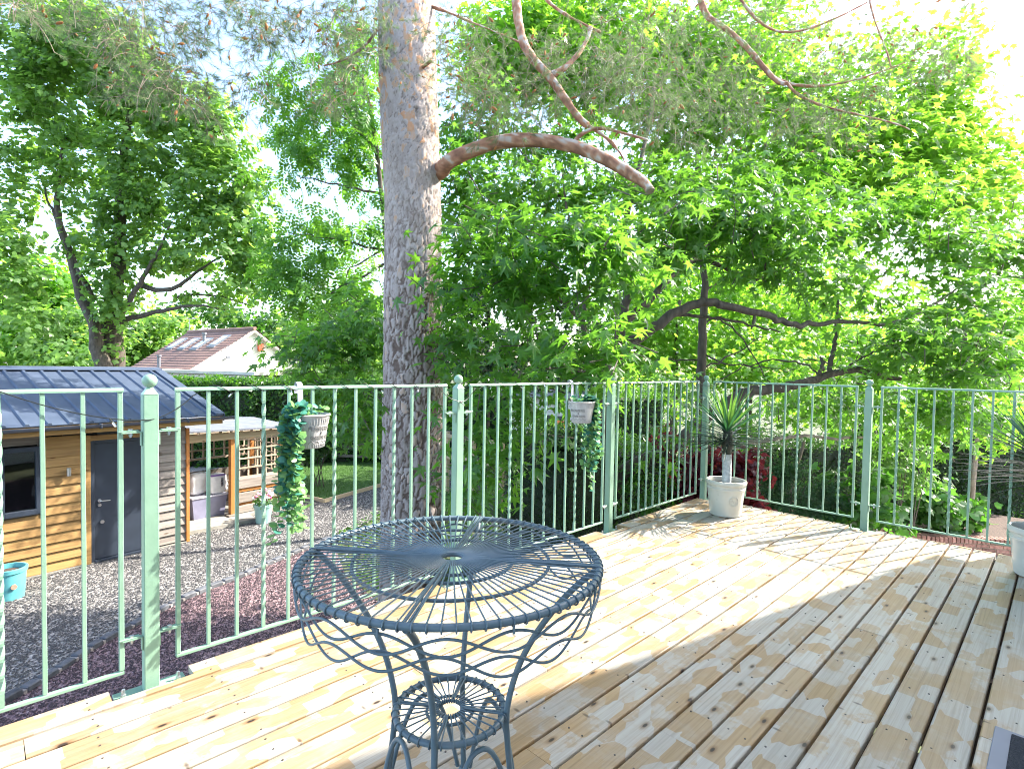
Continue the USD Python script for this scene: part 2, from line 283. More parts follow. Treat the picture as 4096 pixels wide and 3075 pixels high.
M['redstone'] = islandmat('plum_stones', [(0.0, (0.06, 0.04, 0.045)), (0.4, (0.12, 0.075, 0.08)), (0.8, (0.19, 0.12, 0.125)), (1, (0.34, 0.26, 0.25))])
M['turf'] = noisy('turf', [(0.3, (0.03, 0.075, 0.012)), (0.7, (0.055, 0.13, 0.02))], scale=3, detail=8, rough=0.9)
G3 = lambda a, b, c: [(0.0, a), (0.5, b), (1.0, c)]
M['grass'] = leafmat('grass_blades', G3((0.03, 0.09, 0.01), (0.05, 0.14, 0.015), (0.08, 0.19, 0.02)), G3((0.08, 0.2, 0.02), (0.12, 0.3, 0.03), (0.16, 0.36, 0.03)), 0.4)
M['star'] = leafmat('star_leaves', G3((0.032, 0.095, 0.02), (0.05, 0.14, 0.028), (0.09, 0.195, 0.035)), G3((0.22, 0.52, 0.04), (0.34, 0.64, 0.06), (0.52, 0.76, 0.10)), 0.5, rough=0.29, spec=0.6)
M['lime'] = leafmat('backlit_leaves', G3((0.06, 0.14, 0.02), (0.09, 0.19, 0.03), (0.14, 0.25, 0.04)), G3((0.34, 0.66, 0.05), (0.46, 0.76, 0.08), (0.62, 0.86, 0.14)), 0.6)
M['syc'] = leafmat('broad_leaves', G3((0.08, 0.155, 0.045), (0.14, 0.23, 0.06), (0.23, 0.30, 0.09)), G3((0.3, 0.54, 0.07), (0.45, 0.68, 0.10), (0.6, 0.76, 0.18)), 0.55, rough=0.38)
M['pinnate'] = leafmat('leaflets', G3((0.045, 0.13, 0.022), (0.075, 0.175, 0.03), (0.13, 0.225, 0.04)), G3((0.22, 0.5, 0.03), (0.34, 0.62, 0.05), (0.5, 0.72, 0.08)), 0.5)
M['needle'] = leafmat('pine_needles', G3((0.09, 0.145, 0.06), (0.14, 0.20, 0.085), (0.22, 0.28, 0.13)), G3((0.16, 0.26, 0.08), (0.22, 0.34, 0.10), (0.3, 0.42, 0.14)), 0.35, rough=0.5)
M['catkin'] = plain('pine_cones', (0.34, 0.13, 0.035), 0.8, var=0.3, scale=30)
M['yew'] = leafmat('yew_leaves', G3((0.012, 0.04, 0.01), (0.02, 0.065, 0.014), (0.045, 0.11, 0.02)), G3((0.04, 0.12, 0.01), (0.06, 0.16, 0.015), (0.12, 0.26, 0.02)), 0.3)
M['hedge'] = leafmat('hedge_leaves', G3((0.03, 0.085, 0.015), (0.05, 0.13, 0.02), (0.09, 0.19, 0.03)), G3((0.12, 0.32, 0.02), (0.18, 0.42, 0.03), (0.28, 0.5, 0.04)), 0.4)
M['redleaf'] = leafmat('smoke_bush_leaves', [(0, (0.07, 0.015, 0.03)), (0.3, (0.14, 0.025, 0.035)), (0.45, (0.5, 0.08, 0.025)), (0.75, (0.58, 0.2, 0.04)), (1, (0.42, 0.28, 0.28))], [(0, (0.3, 0.04, 0.04)), (0.4, (0.85, 0.12, 0.04)), (0.8, (0.9, 0.4, 0.05)), (1, (0.8, 0.55, 0.15))], 0.5)
M['euph'] = leafmat('spurge_leaves', G3((0.03, 0.08, 0.04), (0.09, 0.16, 0.03), (0.2, 0.28, 0.04)), G3((0.1, 0.25, 0.05), (0.25, 0.4, 0.05), (0.4, 0.5, 0.05)), 0.35)
M['vine'] = leafmat('vine_leaves', G3((0.03, 0.095, 0.02), (0.05, 0.14, 0.03), (0.10, 0.2, 0.04)), G3((0.12, 0.34, 0.03), (0.2, 0.44, 0.04), (0.36, 0.56, 0.06)), 0.4)
M['varieg'] = leafmat('variegated_leaves', G3((0.05, 0.13, 0.03), (0.16, 0.26, 0.10), (0.36, 0.42, 0.25)), G3((0.2, 0.4, 0.06), (0.3, 0.5, 0.1), (0.45, 0.55, 0.25)), 0.4)
M['eucA'] = leafmat('teal_faux_leaves', G3((0.055, 0.21, 0.155), (0.09, 0.29, 0.21), (0.17, 0.38, 0.25)), G3((0.05, 0.25, 0.15), (0.08, 0.3, 0.2), (0.2, 0.4, 0.15)), 0.2, rough=0.35)
M['eucB'] = leafmat('lime_faux_leaves', G3((0.14, 0.30, 0.09), (0.22, 0.38, 0.10), (0.32, 0.46, 0.14)), G3((0.2, 0.4, 0.1), (0.3, 0.5, 0.12), (0.4, 0.6, 0.2)), 0.25, rough=0.35)
M['blade_dark'] = leafmat('dark_blades', G3((0.012, 0.03, 0.02), (0.018, 0.042, 0.026), (0.025, 0.055, 0.03)), [(0, (0.02, 0.06, 0.02)), (1, (0.04, 0.1, 0.03))], 0.1, rough=0.3)
M['blade_lime'] = leafmat('lime_blades', [(0, (0.12, 0.26, 0.05)), (0.6, (0.30, 0.42, 0.07)), (1, (0.42, 0.5, 0.1))], [(0, (0.2, 0.4, 0.05)), (1, (0.45, 0.6, 0.08))], 0.25, rough=0.35)
M['blade_mid'] = leafmat('mid_blades', [(0, (0.03, 0.10, 0.05)), (1, (0.07, 0.17, 0.08))], [(0, (0.05, 0.2, 0.05)), (1, (0.1, 0.3, 0.08))], 0.15, rough=0.32)
M['petal_pink'] = leafmat('pink_petals', [(0, (0.55, 0.03, 0.2)), (1, (0.6, 0.1, 0.4))], [(0, (0.6, 0.05, 0.2)), (1, (0.6, 0.1, 0.3))], 0.3)
M['petal_mix'] = leafmat('mixed_petals', [(0, (0.7, 0.7, 0.7)), (0.4, (0.7, 0.5, 0.03)), (0.7, (0.5, 0.02, 0.03)), (1, (0.7, 0.25, 0.3))], [(0, (0.6, 0.6, 0.5)), (1, (0.6, 0.2, 0.1))], 0.3)
M['pinebark'] = barkmat('pine_bark', [(0.0, (0.05, 0.032, 0.026)), (0.18, (0.12, 0.085, 0.07)), (0.42, (0.25, 0.205, 0.185)), (0.62, (0.37, 0.325, 0.31)), (0.82, (0.40, 0.26, 0.175)), (1.0, (0.46, 0.225, 0.115))])
M['redbark'] = barkmat('red_bark', [(0.0, (0.13, 0.065, 0.045)), (0.35, (0.33, 0.165, 0.105)), (0.55, (0.42, 0.235, 0.15)), (0.72, (0.42, 0.35, 0.30)), (1.0, (0.5, 0.45, 0.4))], scale=26)
M['bark'] = noisy('dark_bark', [(0.3, (0.045, 0.035, 0.028)), (0.6, (0.095, 0.075, 0.058)), (0.8, (0.15, 0.125, 0.10))], scale=9, stretch=(2, 2, 0.6), detail=6, rough=0.9, bump=0.7, bscale=25)
M['palebark'] = noisy('pale_bark', [(0.3, (0.16, 0.12, 0.085)), (0.6, (0.26, 0.21, 0.155)), (0.8, (0.36, 0.31, 0.25))], scale=9, stretch=(2, 2, 0.6), detail=6, rough=0.9, bump=0.6, bscale=25)
M['twig'] = plain('pine_twigs', (0.26, 0.20, 0.15), 0.85, var=0.3)
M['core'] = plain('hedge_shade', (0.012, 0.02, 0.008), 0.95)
M['galv'] = plain('vent_lead', (0.16, 0.17, 0.2), 0.5)
M['skylight'] = plain('skylight_glass', (0.42, 0.52, 0.56), 0.08, spec=0.9)

# ------------------------------------------------------------------ leaves
def fan(pts, z=None, c=(0, 0.3)):
    P = np.array([c] + list(pts), float); n = len(P)
    Z = np.zeros(n) if z is None else z(P)
    return np.column_stack([P, Z]), np.array([(0, i, i + 1) for i in range(1, n - 1)] + [(0, n - 1, 1)])
def star_leaf():
    lobes = [(-118, 0.40), (-58, 0.52), (0, 0.64), (58, 0.52), (118, 0.40)]; pts = [(0, 0.0)]
    cx, cy = 0, 0.28
    for i, (a, L) in enumerate(lobes):
        for da, f in ((-15, 0.5), (0, 1.0), (15, 0.5)):
            r = math.radians(a + da); pts.append((cx + math.sin(r) * L * f, cy + math.cos(r) * L * f))
        if i < 4:
            r = math.radians((a + lobes[i + 1][0]) / 2); pts.append((cx + math.sin(r) * 0.17, cy + math.cos(r) * 0.17))
    return fan(pts, lambda P: -0.28 * ((P[:, 0]) ** 2 + (P[:, 1] - 0.28) ** 2) - 0.12 * np.abs(P[:, 0]), (0, 0.28))
def star_lite():
    lobes = [(-118, 0.42), (-58, 0.54), (0, 0.66), (58, 0.54), (118, 0.42)]; pts = [(0, 0.02)]
    for i, (a, L) in enumerate(lobes):
        r = math.radians(a); pts.append((math.sin(r) * L, 0.28 + math.cos(r) * L))
        if i < 4:
            r = math.radians((a + lobes[i + 1][0]) / 2); pts.append((math.sin(r) * 0.23, 0.28 + math.cos(r) * 0.23))
    return fan(pts, lambda P: -0.28 * ((P[:, 0]) ** 2 + (P[:, 1] - 0.28) ** 2), (0, 0.28))
def kite(w=0.55, sag=0.12):
    v = np.array([(0, 0, 0), (w / 2, 0.45, 0.06), (0, 1.0, -sag), (-w / 2, 0.45, 0.06)]); return v, np.array([(0, 1, 2), (0, 2, 3)])
def penta():
    pts = [(0, 0), (0.42, 0.12), (0.5, 0.5), (0.22, 0.62), (0, 1.0), (-0.22, 0.62), (-0.5, 0.5), (-0.42, 0.12)]
    return fan(pts, lambda P: -0.2 * (P[:, 0] ** 2 + (P[:, 1] - 0.4) ** 2), (0, 0.4))
def roundleaf(n=7):
    a = np.arange(n) / n * 2 * PI; pts = [(0.5 * math.sin(t), 0.5 - 0.5 * math.cos(t)) for t in a]
    return fan(pts, lambda P: -0.25 * (P[:, 0] ** 2) + 0.05 * P[:, 1], (0, 0.5))
def pinnate_leaf():
    V, F, n = [], [], 0
    for k in range(4):
        for s in (-1, 1):
            y = 0.2 + k * 0.2; a = s * 1.15; L = 0.34
            d = np.array([math.sin(a), math.cos(a)]); p = np.array([0, y]); q = np.array([-d[1], d[0]])
            P = [p, p + d * L * 0.45 + q * 0.085, p + d * L, p + d * L * 0.45 - q * 0.085]
            V += [(x[0], x[1], -0.25 * x[1] ** 2 - 0.5 * x[0] ** 2) for x in P]; F += [(n, n + 1, n + 2), (n, n + 2, n + 3)]; n += 4
    V += [(0, 0.85, -0.2), (0.07, 1.0, -0.26), (0, 1.18, -0.36), (-0.07, 1.0, -0.26)]; F += [(n, n + 1, n + 2), (n, n + 2, n + 3)]; n += 4
    V += [(-0.008, 0, 0), (0.008, 0, 0), (0, 0.9, -0.2)]; F += [(n, n + 1, n + 2)]
    return np.array(V, float), np.array(F)
def place(tmpl, pos, nrm, tip, size):
    V, F = tmpl; pos = np.asarray(pos, float); N = len(pos); size = np.broadcast_to(size, (N,))
    nz = unit(nrm); ty = unit(tip - nz * (tip * nz).sum(1, keepdims=True)); tx = np.cross(ty, nz)
    v = pos[:, None] + size[:, None, None] * (V[None, :, 0:1] * tx[:, None] + V[None, :, 1:2] * ty[:, None] + V[None, :, 2:3] * nz[:, None])
    f = F[None] + (np.arange(N) * len(V))[:, None, None]
    return v.reshape(-1, 3), f.reshape(-1, 3)
def rnd(n): return unit(rng.normal(size=(n, 3)))
def lit_deck(p):
    """points that would put the sunny middle of the deck into shade"""
    x, y = p[:, 0] - 1.061 * p[:, 2], p[:, 1] + 0.403 * p[:, 2]
    edge = 3.75 - 0.55 * (y - 1.0)
    return (p[:, 2] > 0) & (x > -1.2) & (x < edge) & (y > 0.4) & (y < 2.75)
def crown_points(blobs, per, spread=0.32, bunch=14, shell=0.45, flat=0.7):
    """blobs: (centre, radii (lateral, vertical, depth), weight). Sprays of leaves on twigs through each blob's volume."""
    P, O = [], []
    for c, r, n in blobs:
        k = max(1, int(n / bunch)); d = rnd(k); rad = (shell + (1 - shell) * rng.random(k)) ** 0.8
        cc = np.asarray(c) + (d * rad[:, None]) @ np.array([RT * r[0], UP * r[1], FW * r[2]])
        out = unit(d @ np.array([RT, UP, FW])); 
        for j in range(k):
            m = rng.poisson(bunch) + 1; s = spread * (0.6 + 0.8 * rng.random())
            q = rng.normal(size=(m, 3)) * s * [0.55, 0.55, 0.55 * flat]; q += out[j] * rng.normal(size=(m, 1)) * s * 0.5
            P.append(cc[j] + q); O.append(np.tile(out[j], (m, 1)))
    return np.vstack(P), np.vstack(O)
def orient(O, up=0.8, jit=0.5, droop=0.5, ow=0.45):
    n = len(O); nr = unit(O * ow + np.array([0, 0, up]) + rng.normal(size=(n, 3)) * jit)
    tp = unit(O * 0.6 + rng.normal(size=(n, 3)) * 0.6 + np.array([0, 0, -droop])); return nr, tp
def px_blobs(L, dens=1.0, leaf=0.13):
    """rows (px, py, rx, ry, d[, cover]) -> blobs with real radii; number of leaves from the leaf size"""
    out = []
    for row in L:
        px, py, rx, ry, d = row[:5]; cov = row[5] if len(row) > 5 else 3.5; s = d / FPX
        a = PI * rx * ry * s * s; n = a / (leaf * leaf * 0.5) * cov * dens * 1.6
        out.append((at(px, py, d), (rx * s, ry * s, min(max(rx, ry) * s * 0.8, 0.45 * d / 3 + 0.5)), n))
    return out
def px(*rows): return [at(*q) for q in rows]
def curve(P, sub=5):
    from scipy.interpolate import CubicSpline
    P = np.asarray(P, float)
    if len(P) < 3: return np.array([P[0] + (P[-1] - P[0]) * s for s in np.linspace(0, 1, sub + 1)])
    return CubicSpline(np.arange(len(P)), P)(np.linspace(0, len(P) - 1, (len(P) - 1) * sub + 1))
def limb(mb, P, r0, r1, n=8, sub=5, wob=0.0):
    """a bending tapered limb through the points"""
    Q = curve(P, sub)
    if wob: Q[1:-1] += rng.normal(size=(len(Q) - 2, 3)) * wob
    mb.tube(Q, np.linspace(r0, r1, len(Q)), n); return Q
def hedge(mb_core, pts, z0, z1, depth, n, size, tmpl, out, both=True):
    """clipped hedge along a polyline: dark inner mass plus leaves over its faces and top. out gets (v, f) of the leaves"""
    pts = np.array(pts, float)
    seg = np.diff(pts, axis=0); L = np.linalg.norm(seg, axis=1); nor = np.stack([seg[:, 1], -seg[:, 0]], 1) / L[:, None]
    P, NN = [], []
    for i in range(len(seg)):
        h = z1 - z0; c = (pts[i] + pts[i + 1]) / 2 - nor[i] * depth / 2
        R = np.array([[seg[i][0] / L[i], -seg[i][1] / L[i], 0], [seg[i][1] / L[i], seg[i][0] / L[i], 0], [0, 0, 1]])
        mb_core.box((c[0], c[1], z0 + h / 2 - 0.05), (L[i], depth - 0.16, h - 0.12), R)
        tot = L[i] * (h + depth) + 2 * depth * h; k = int(n * L[i] / L.sum())
        kf, kt = int(k * h * L[i] / tot), int(k * depth * L[i] / tot); ks = (k - kf - kt) // 2
        a, b = rng.random(kf), rng.random(kf)
        P.append(np.column_stack([pts[i] + seg[i] * a[:, None], z0 + h * b])); NN.append(np.tile([*nor[i], 0.25], (kf, 1)))
        a, b = rng.random(kt), rng.random(kt)
        P.append(np.column_stack([pts[i] + seg[i] * a[:, None] - nor[i] * depth * b[:, None], np.full(kt, z1)])); NN.append(np.tile([0, 0, 1.0], (kt, 1)))
        for e, sg in ((pts[i], -1), (pts[i + 1], 1)):
            a, b = rng.random(ks), rng.random(ks)
            P.append(np.column_stack([e - nor[i] * depth * a[:, None], z0 + h * b])); NN.append(np.tile([*(seg[i] / L[i] * sg), 0.2], (ks, 1)))
    P, NN = np.vstack(P), np.vstack(NN)
    P += (meshkit.fbm(P * 1.7, 3, 5)[:, None] - 0.55) * 0.45 * unit(NN) + rng.normal(size=P.shape) * 0.05
    nr = unit(NN + rng.normal(size=P.shape) * 0.7); tp = unit(rng.normal(size=P.shape) + NN * 0.8 + [0, 0, 0.3])
    out.append(place(tmpl, P, nr, tp, size * (0.7 + 0.6 * rng.random(len(P)))))
def merge(L):
    mb = MB()
    for v, f in L: mb.add(v, f)
    return mb

# ================================================================== THE SETTING
ZG = -2.14
struct('ground', MB().add(np.array([(-400, -400, ZG - 0.03), (400, -400, ZG - 0.03), (400, 400, ZG - 0.03), (-400, 400, ZG - 0.03)]), np.array([(0, 1, 2, 3)])), M['ground'])
def sheet(poly, z, step=None):
    t = trimesh.creation.triangulate_polygon(Polygon(poly), engine='earcut')
    return MB().add(np.column_stack([t[0], np.full(len(t[0]), z)]), t[1])
EDGE = [(-4.0, 4.3), (-1.5, 6.0), (-0.6, 6.65), (0.0, 7.1), (0.51, 7.5), (0.98, 7.95), (1.43, 8.27), (1.79, 8.53), (2.17, 8.75), (2.57, 8.92), (3.02, 9.08), (3.4, 9.27), (4.11, 9.58), (4.9, 9.92)]
GRAVEL = EDGE + [(5.7, 10.3), (6.5, 10.7), (9, 11.6), (16, 14), (16, 21), (-9, 21), (-9, 4.3)]
RED = [(-4, 2.4), (3.9, 2.4), (3.9, 5), (4.2, 8.0), (4.9, 9.92)] + EDGE[::-1]
LAWN = [(6.03, 12.6), (6.99, 12.93), (8.08, 13.3), (12.5, 14.9), (10.5, 19.5), (7.3, 18.6), (5.0, 15.0), (5.86, 13.46)]
struct('gravel_yard', sheet(GRAVEL, ZG), M['gravel'])
struct('plum_gravel_bed', sheet(RED, ZG + 0.006), M['redgravel'])
struct('lawn', sheet(LAWN, ZG + 0.03), M['turf'])
struct('side_path', sheet([(6.5, -6), (15.5, -6), (14.6, 0.0), (13.8, 0.9), (13.2, 1.6), (12.9, 2.3), (12.6, 4), (6.5, 4)], ZG + 0.004), M['gravel'])
from shapely import contains_xy
def inside(poly, n, box):
    P = np.column_stack([rng.uniform(box[0], box[1], n), rng.uniform(box[2], box[3], n)])
    return P[contains_xy(Polygon(poly), P[:, 0], P[:, 1])]
def stones(P, z, r0, r1):
    o = np.array([(1, 0, 0), (-1, 0, 0), (0, 1, 0), (0, -1, 0), (0, 0, 1), (0, 0, -1)], float)
    f = np.array([(0, 2, 4), (2, 1, 4), (1, 3, 4), (3, 0, 4), (2, 0, 5), (1, 2, 5), (3, 1, 5), (0, 3, 5)])
    n = len(P); V = o[None] * (0.7 + 0.6 * rng.random((n, 6, 1)))
    V = V * np.stack([rng.uniform(r0, r1, n), rng.uniform(r0, r1, n) * 0.8, rng.uniform(r0, r1, n) * 0.55], 1)[:, None]
    q = rng.uniform(0, 2 * PI, n); c, s = np.cos(q)[:, None], np.sin(q)[:, None]; t = rng.normal(size=n)[:, None] * 0.35
    x, y, zz = V[..., 0], V[..., 1], V[..., 2]; y, zz = y * np.cos(t) - zz * np.sin(t), y * np.sin(t) + zz * np.cos(t)
    V = np.stack([x * c - y * s + P[:, :1], x * s + y * c + P[:, 1:2], zz + z + 0.006 * rng.random((n, 1))], -1)
    return MB().add(V.reshape(-1, 3), (f[None] + np.arange(n)[:, None, None] * 6).reshape(-1, 3))
P = inside(GRAVEL, 95000, (-1.2, 10.5, 6.2, 14.0)); keep = ~contains_xy(Polygon(LAWN), P[:, 0], P[:, 1]); P = P[keep]; P = P[P[:, 1] < 11.6 + 0.157 * P[:, 0] + (P[:, 0] > 3.0) * 3]
tag(obj('gravel_stones', stones(P, ZG + 0.004, 0.010, 0.021), M['stone']), 'loose grey and buff gravel in front of the timber cabin', 'gravel', kind='stuff')
P = inside(RED, 62000, (-1.0, 4.3, 2.5, 9.6))
tag(obj('plum_stones', stones(P, ZG + 0.010, 0.008, 0.016), M['redstone']), 'loose plum coloured slate chips below the deck edge', 'gravel', kind='stuff')
P = inside(LAWN, 60000, (4.8, 12.6, 12.5, 19.6)); n = len(P)
gv = np.array([(-0.09, 0, 0), (0.09, 0, 0), (0.05, 1.0, 0.25)])
tag(obj('lawn_grass', place((gv, np.array([(0, 1, 2)])), np.column_stack([P, np.full(n, ZG + 0.03)]), rng.normal(size=(n, 3)) * [1, 1, 0.01] + [0, 1e-3, 0], np.tile([0, 0, 1.0], (n, 1)) + rng.normal(size=(n, 3)) * 0.3, rng.uniform(0.03, 0.05, n)), M['grass']), 'short mown green lawn beyond the gravel', 'grass', kind='stuff')
# ground cover
P = np.vstack([inside([(3.9, 5.0), (7.5, 5.0), (9.5, 11.6), (6.5, 10.65), (5.7, 10.25), (4.9, 9.85), (4.25, 8.0)], 9000, (3.8, 9.6, 5, 11.7)), inside([(5.4, 4.2), (12.5, 4.2), (12.6, 2.8), (13, 2.0), (16, 0.5), (16, 8), (5.4, 8)], 9000, (5.3, 16, 0.4, 8))])
n = len(P); z = ZG + 0.05 + 0.25 * rng.random(n) * meshkit.noise(np.column_stack([P * 1.5, np.zeros(n)]))
tag(obj('ground_cover', place(kite(0.5), np.column_stack([P, z]), unit(rng.normal(size=(n, 3)) * 0.6 + [0, 0, 1]), rnd(n), rng.uniform(0.05, 0.11, n)), M['hedge']), 'low leafy ground cover around the foot of the trees', 'ground cover', kind='stuff')

# edging of stone setts
ed = thing('stone_edging', 'curved row of dark stone setts between grey and plum gravel', 'edging', (*EDGE[5], ZG))
ec = curve([(*p, 0) for p in EDGE[1:]], 12)[:, :2]; L = np.r_[0, np.cumsum(np.linalg.norm(np.diff(ec, axis=0), axis=1))]
mort = MB(); s_ = 0.0
while s_ < L[-1] - 0.2:
    ln = rng.uniform(0.15, 0.20); c = np.array([np.interp(s_ + ln / 2, L, ec[:, k]) for k in (0, 1)]); e = np.array([np.interp(s_ + ln, L, ec[:, k]) - np.interp(s_, L, ec[:, k]) for k in (0, 1)]); e /= np.linalg.norm(e)
    R = np.array([[e[0], -e[1], 0], [e[1], e[0], 0], [0, 0, 1]]); a = rng.normal() * 0.05
    R = R @ np.array([[math.cos(a), -math.sin(a), 0], [math.sin(a), math.cos(a), 0], [0, 0, 1]])
    obj('sett', MB().box((*c, ZG + 0.02 + rng.normal() * 0.004), (ln, 0.095 + rng.normal() * 0.006, 0.10), R, 0.012), M['sett'], ed)
    c2 = np.array([np.interp(s_ + ln + 0.015, L, ec[:, k]) for k in (0, 1)]); mort.box((*c2, ZG + 0.008), (0.034, 0.10, 0.075), R)
    s_ += ln + 0.03
obj('mortar_joint', mort, M['settmortar'], ed, kind='stuff')
# timber edging of the lawn
for i, (a, b) in enumerate(((LAWN[7], LAWN[0]), (LAWN[0], LAWN[1]), (LAWN[1], LAWN[2]), (LAWN[2], LAWN[3]))):
    a, b = np.array(a), np.array(b); e = b - a; l = np.linalg.norm(e); e /= l
    if i == 0: le = thing('lawn_edging', 'low timber boards edging the front of the lawn', 'edging', (*a, ZG))
    obj('edging_board', MB().box((*((a + b) / 2), ZG + 0.035), (l - 0.01, 0.03, 0.13), np.array([[e[0], -e[1], 0], [e[1], e[0], 0], [0, 0, 1]])), M['palefence'], le)

# ------------------------------------------------------------------ the deck
EDGEY, PITCH_B, XEND = 2.52, 0.1303, 5.15
XL, YN = -1.9, -0.46
deck = UsdGeom.Xform.Define(stage, '/World/deck').GetPrim(); USED.add('/World/deck'); tag(deck, kind='structure'); BASE['/World/deck'] = (np.zeros(3), 0)
POST_A = [0.483, 2.021, 3.554]; POST_B = [1.13]
nrow = int((EDGEY - YN) / PITCH_B)
screws = MB()
for k in range(nrow):
    y1 = EDGEY - k * PITCH_B; y0 = y1 - PITCH_B + 0.0105
    cuts = [XL] + sorted({0: [1.29, 3.71], 1: [2.5], 2: [0.1, 4.3], 3: [3.1], 4: [1.7]}[k * 2 % 5]) + [XEND + rng.normal() * 0.004]
    for a, b in zip(cuts[:-1], cuts[1:]):
        poly = sbox(a + 0.0012, y0, b - 0.0012, y1); notch = False
        if k == 0:
            for xp in POST_A: 
                nb = sbox(xp - 0.135, 2.437, xp + 0.135, 2.6)
                if poly.intersects(nb): poly = poly.difference(nb); notch = True
            nb = sbox(5.06, 2.41, 5.3, 2.6)
            if poly.intersects(nb): poly = poly.difference(nb); notch = True
        for yp in POST_B:
            nb = sbox(5.05, yp - 0.1, 5.3, yp + 0.1)
            if poly.intersects(nb): poly = poly.difference(nb); notch = True
        dz = rng.normal() * 0.0008
        if notch:
            mb = MB()
            for g in getattr(poly, 'geoms', [poly]): mb.prism(g, -0.03 + dz, dz)
        else:
            c = 0.0045; sec = Polygon([(y0, -0.03), (y1, -0.03), (y1, -c), (y1 - c * 0.4, -c * 0.35), (y1 - c, 0), (y0 + c, 0), (y0 + c * 0.4, -c * 0.35), (y0, -c)])
            mb = MB().prism(sec, a + 0.0012, b - 0.0012, np.array([[0, 0, 1, 0], [1, 0, 0, 0], [0, 1, 0, dz], [0, 0, 0, 1]]))
        obj('board', mb, M['deck'], deck)
    for xj in np.arange(XL + 0.18, XEND, 0.4):
        for yy in (y0 + 0.03, y1 - 0.03):
            screws.lathe([(0.0001, 0.0016), (0.0035, 0.0014), (0.0035, -0.002)], (xj + rng.normal() * 0.006, yy + rng.normal() * 0.004, 0), 6)
obj('screw_heads', screws, plain('screw_head', (0.05, 0.04, 0.035), 0.6), deck, kind='stuff')
for xj in np.arange(XL + 0.18, XEND, 0.4):
    obj('joist', MB().box((xj, 1.03, -0.125), (0.047, 2.92, 0.17)), M['joist'], deck)
obj('fascia_board', MB().box((1.6, 2.50, -0.125), (7.0, 0.03, 0.17)), M['joist'], deck)
obj('fascia_board', MB().box((5.125, 1.0, -0.125), (0.03, 2.96, 0.17)), M['joist'], deck)
for xx, yy in ((-1.6, 2.4), (0.9, 2.4), (3.0, 2.4), (5.0, 2.38), (5.03, 0.4)):
    obj('support_post', MB().box((xx, yy, -1.17), (0.1, 0.1, 1.9)), M['joist'], deck)

# ------------------------------------------------------------------ the railing
ZT, ZB = 1.15, 0.064
def fence_post(x, y, rotz, label, arms, plate=True):
    t = thing('fence_post', label, 'fence post', (x, y, 0), rotz, 'ball topped green posts of the deck railing')
    h = 0.0255
    obj('shaft', MB().box((0, 0, 0.545), (2 * h, 2 * h, 1.17), None, 0.003).prism([(-h, -h), (h, -h), (h, h), (-h, h)], 1.1305, 1.131), M['green'], t, local=True)
    v = np.array([(-h, -h, 1.13), (h, -h, 1.13), (h, h, 1.13), (-h, h, 1.13), (-.012, -.012, 1.153), (.012, -.012, 1.153), (.012, .012, 1.153), (-.012, .012, 1.153)])
    obj('cap', MB().add(v, np.array([(0, 1, 5, 4), (1, 2, 6, 5), (2, 3, 7, 6), (3, 0, 4, 7), (4, 5, 6, 7)])).lathe([(0.0145, 1.1505), (0.012, 1.157), (0.011, 1.162), (0.0001, 1.163)], n=16), M['green'], t, local=True)
    a = np.linspace(-PI / 2, PI / 2, 13); obj('ball_finial', MB().lathe([(max(0.0265 * math.cos(q), 1e-4), 1.183 + 0.0265 * math.sin(q)) for q in a], n=24), M['green'], t, smooth=True, local=True)
    for s in arms:
        for z in (0.985, 0.185):
            b = obj('bracket', MB().box((s * (h + 0.036), -0.004, z), (0.066, 0.026, 0.005), None, 0.001).box((s * (h + 0.045), -0.004, z + 0.0056), (0.066, 0.024, 0.005), None, 0.001).box((s * (h + 0.0035), -0.004, z - 0.025), (0.005, 0.024, 0.055), None, 0.001), M['green'], t, local=True)
            mb = MB()
            for r, z0, z1 in ((0.0085, z + 0.008, z + 0.014), (0.0045, z - 0.018, z + 0.01), (0.0075, z - 0.012, z - 0.004)): mb.lathe([(0.0001, z1), (r, z1), (r, z0), (0.0001, z0)], (s * (h + 0.038), -0.004, 0), 6)
            obj('bolt', mb, M['zinc'], b, local=True)
    if plate:
        b = obj('base_plate', MB().box((0, 0, -0.036), (0.24, 0.085, 0.008), None, 0.001), M['green'], t, local=True)
        for s in (-1, 1):
            mb = MB()
            for r, z0, z1 in ((0.011, -0.032, -0.028), (0.009, -0.028, -0.018), (0.006, -0.02, 0.002)): mb.lathe([(0.0001, z1), (r, z1), (r, z0), (0.0001, z0)], (s * 0.092, -0.012, 0), 6)
            obj('anchor_bolt', mb, M['zinc'], b, local=True)
    return t
def twisted(x, z0, z1, w=0.0068, turns=4.25):
    z = np.r_[z0, z0 + 0.05, np.linspace(z0 + 0.05, z1 - 0.05, 90)[1:-1], z1 - 0.05, z1]; k = np.clip((z - z0 - 0.05) / (z1 - z0 - 0.1), 0, 1); V = []
    for zz, q in zip(z, k):
        a = q * turns * 2 * PI + PI / 4 + np.arange(4) * PI / 2; V.append(np.column_stack([x + w * 1.414 * np.cos(a), w * 1.414 * np.sin(a), np.full(4, zz)]))
    F = [(i * 4 + j, i * 4 + (j + 1) % 4, i * 4 + 4 + (j + 1) % 4, i * 4 + 4 + j) for i in range(len(z) - 1) for j in range(4)]
    return MB().add(np.vstack(V), np.array(F))
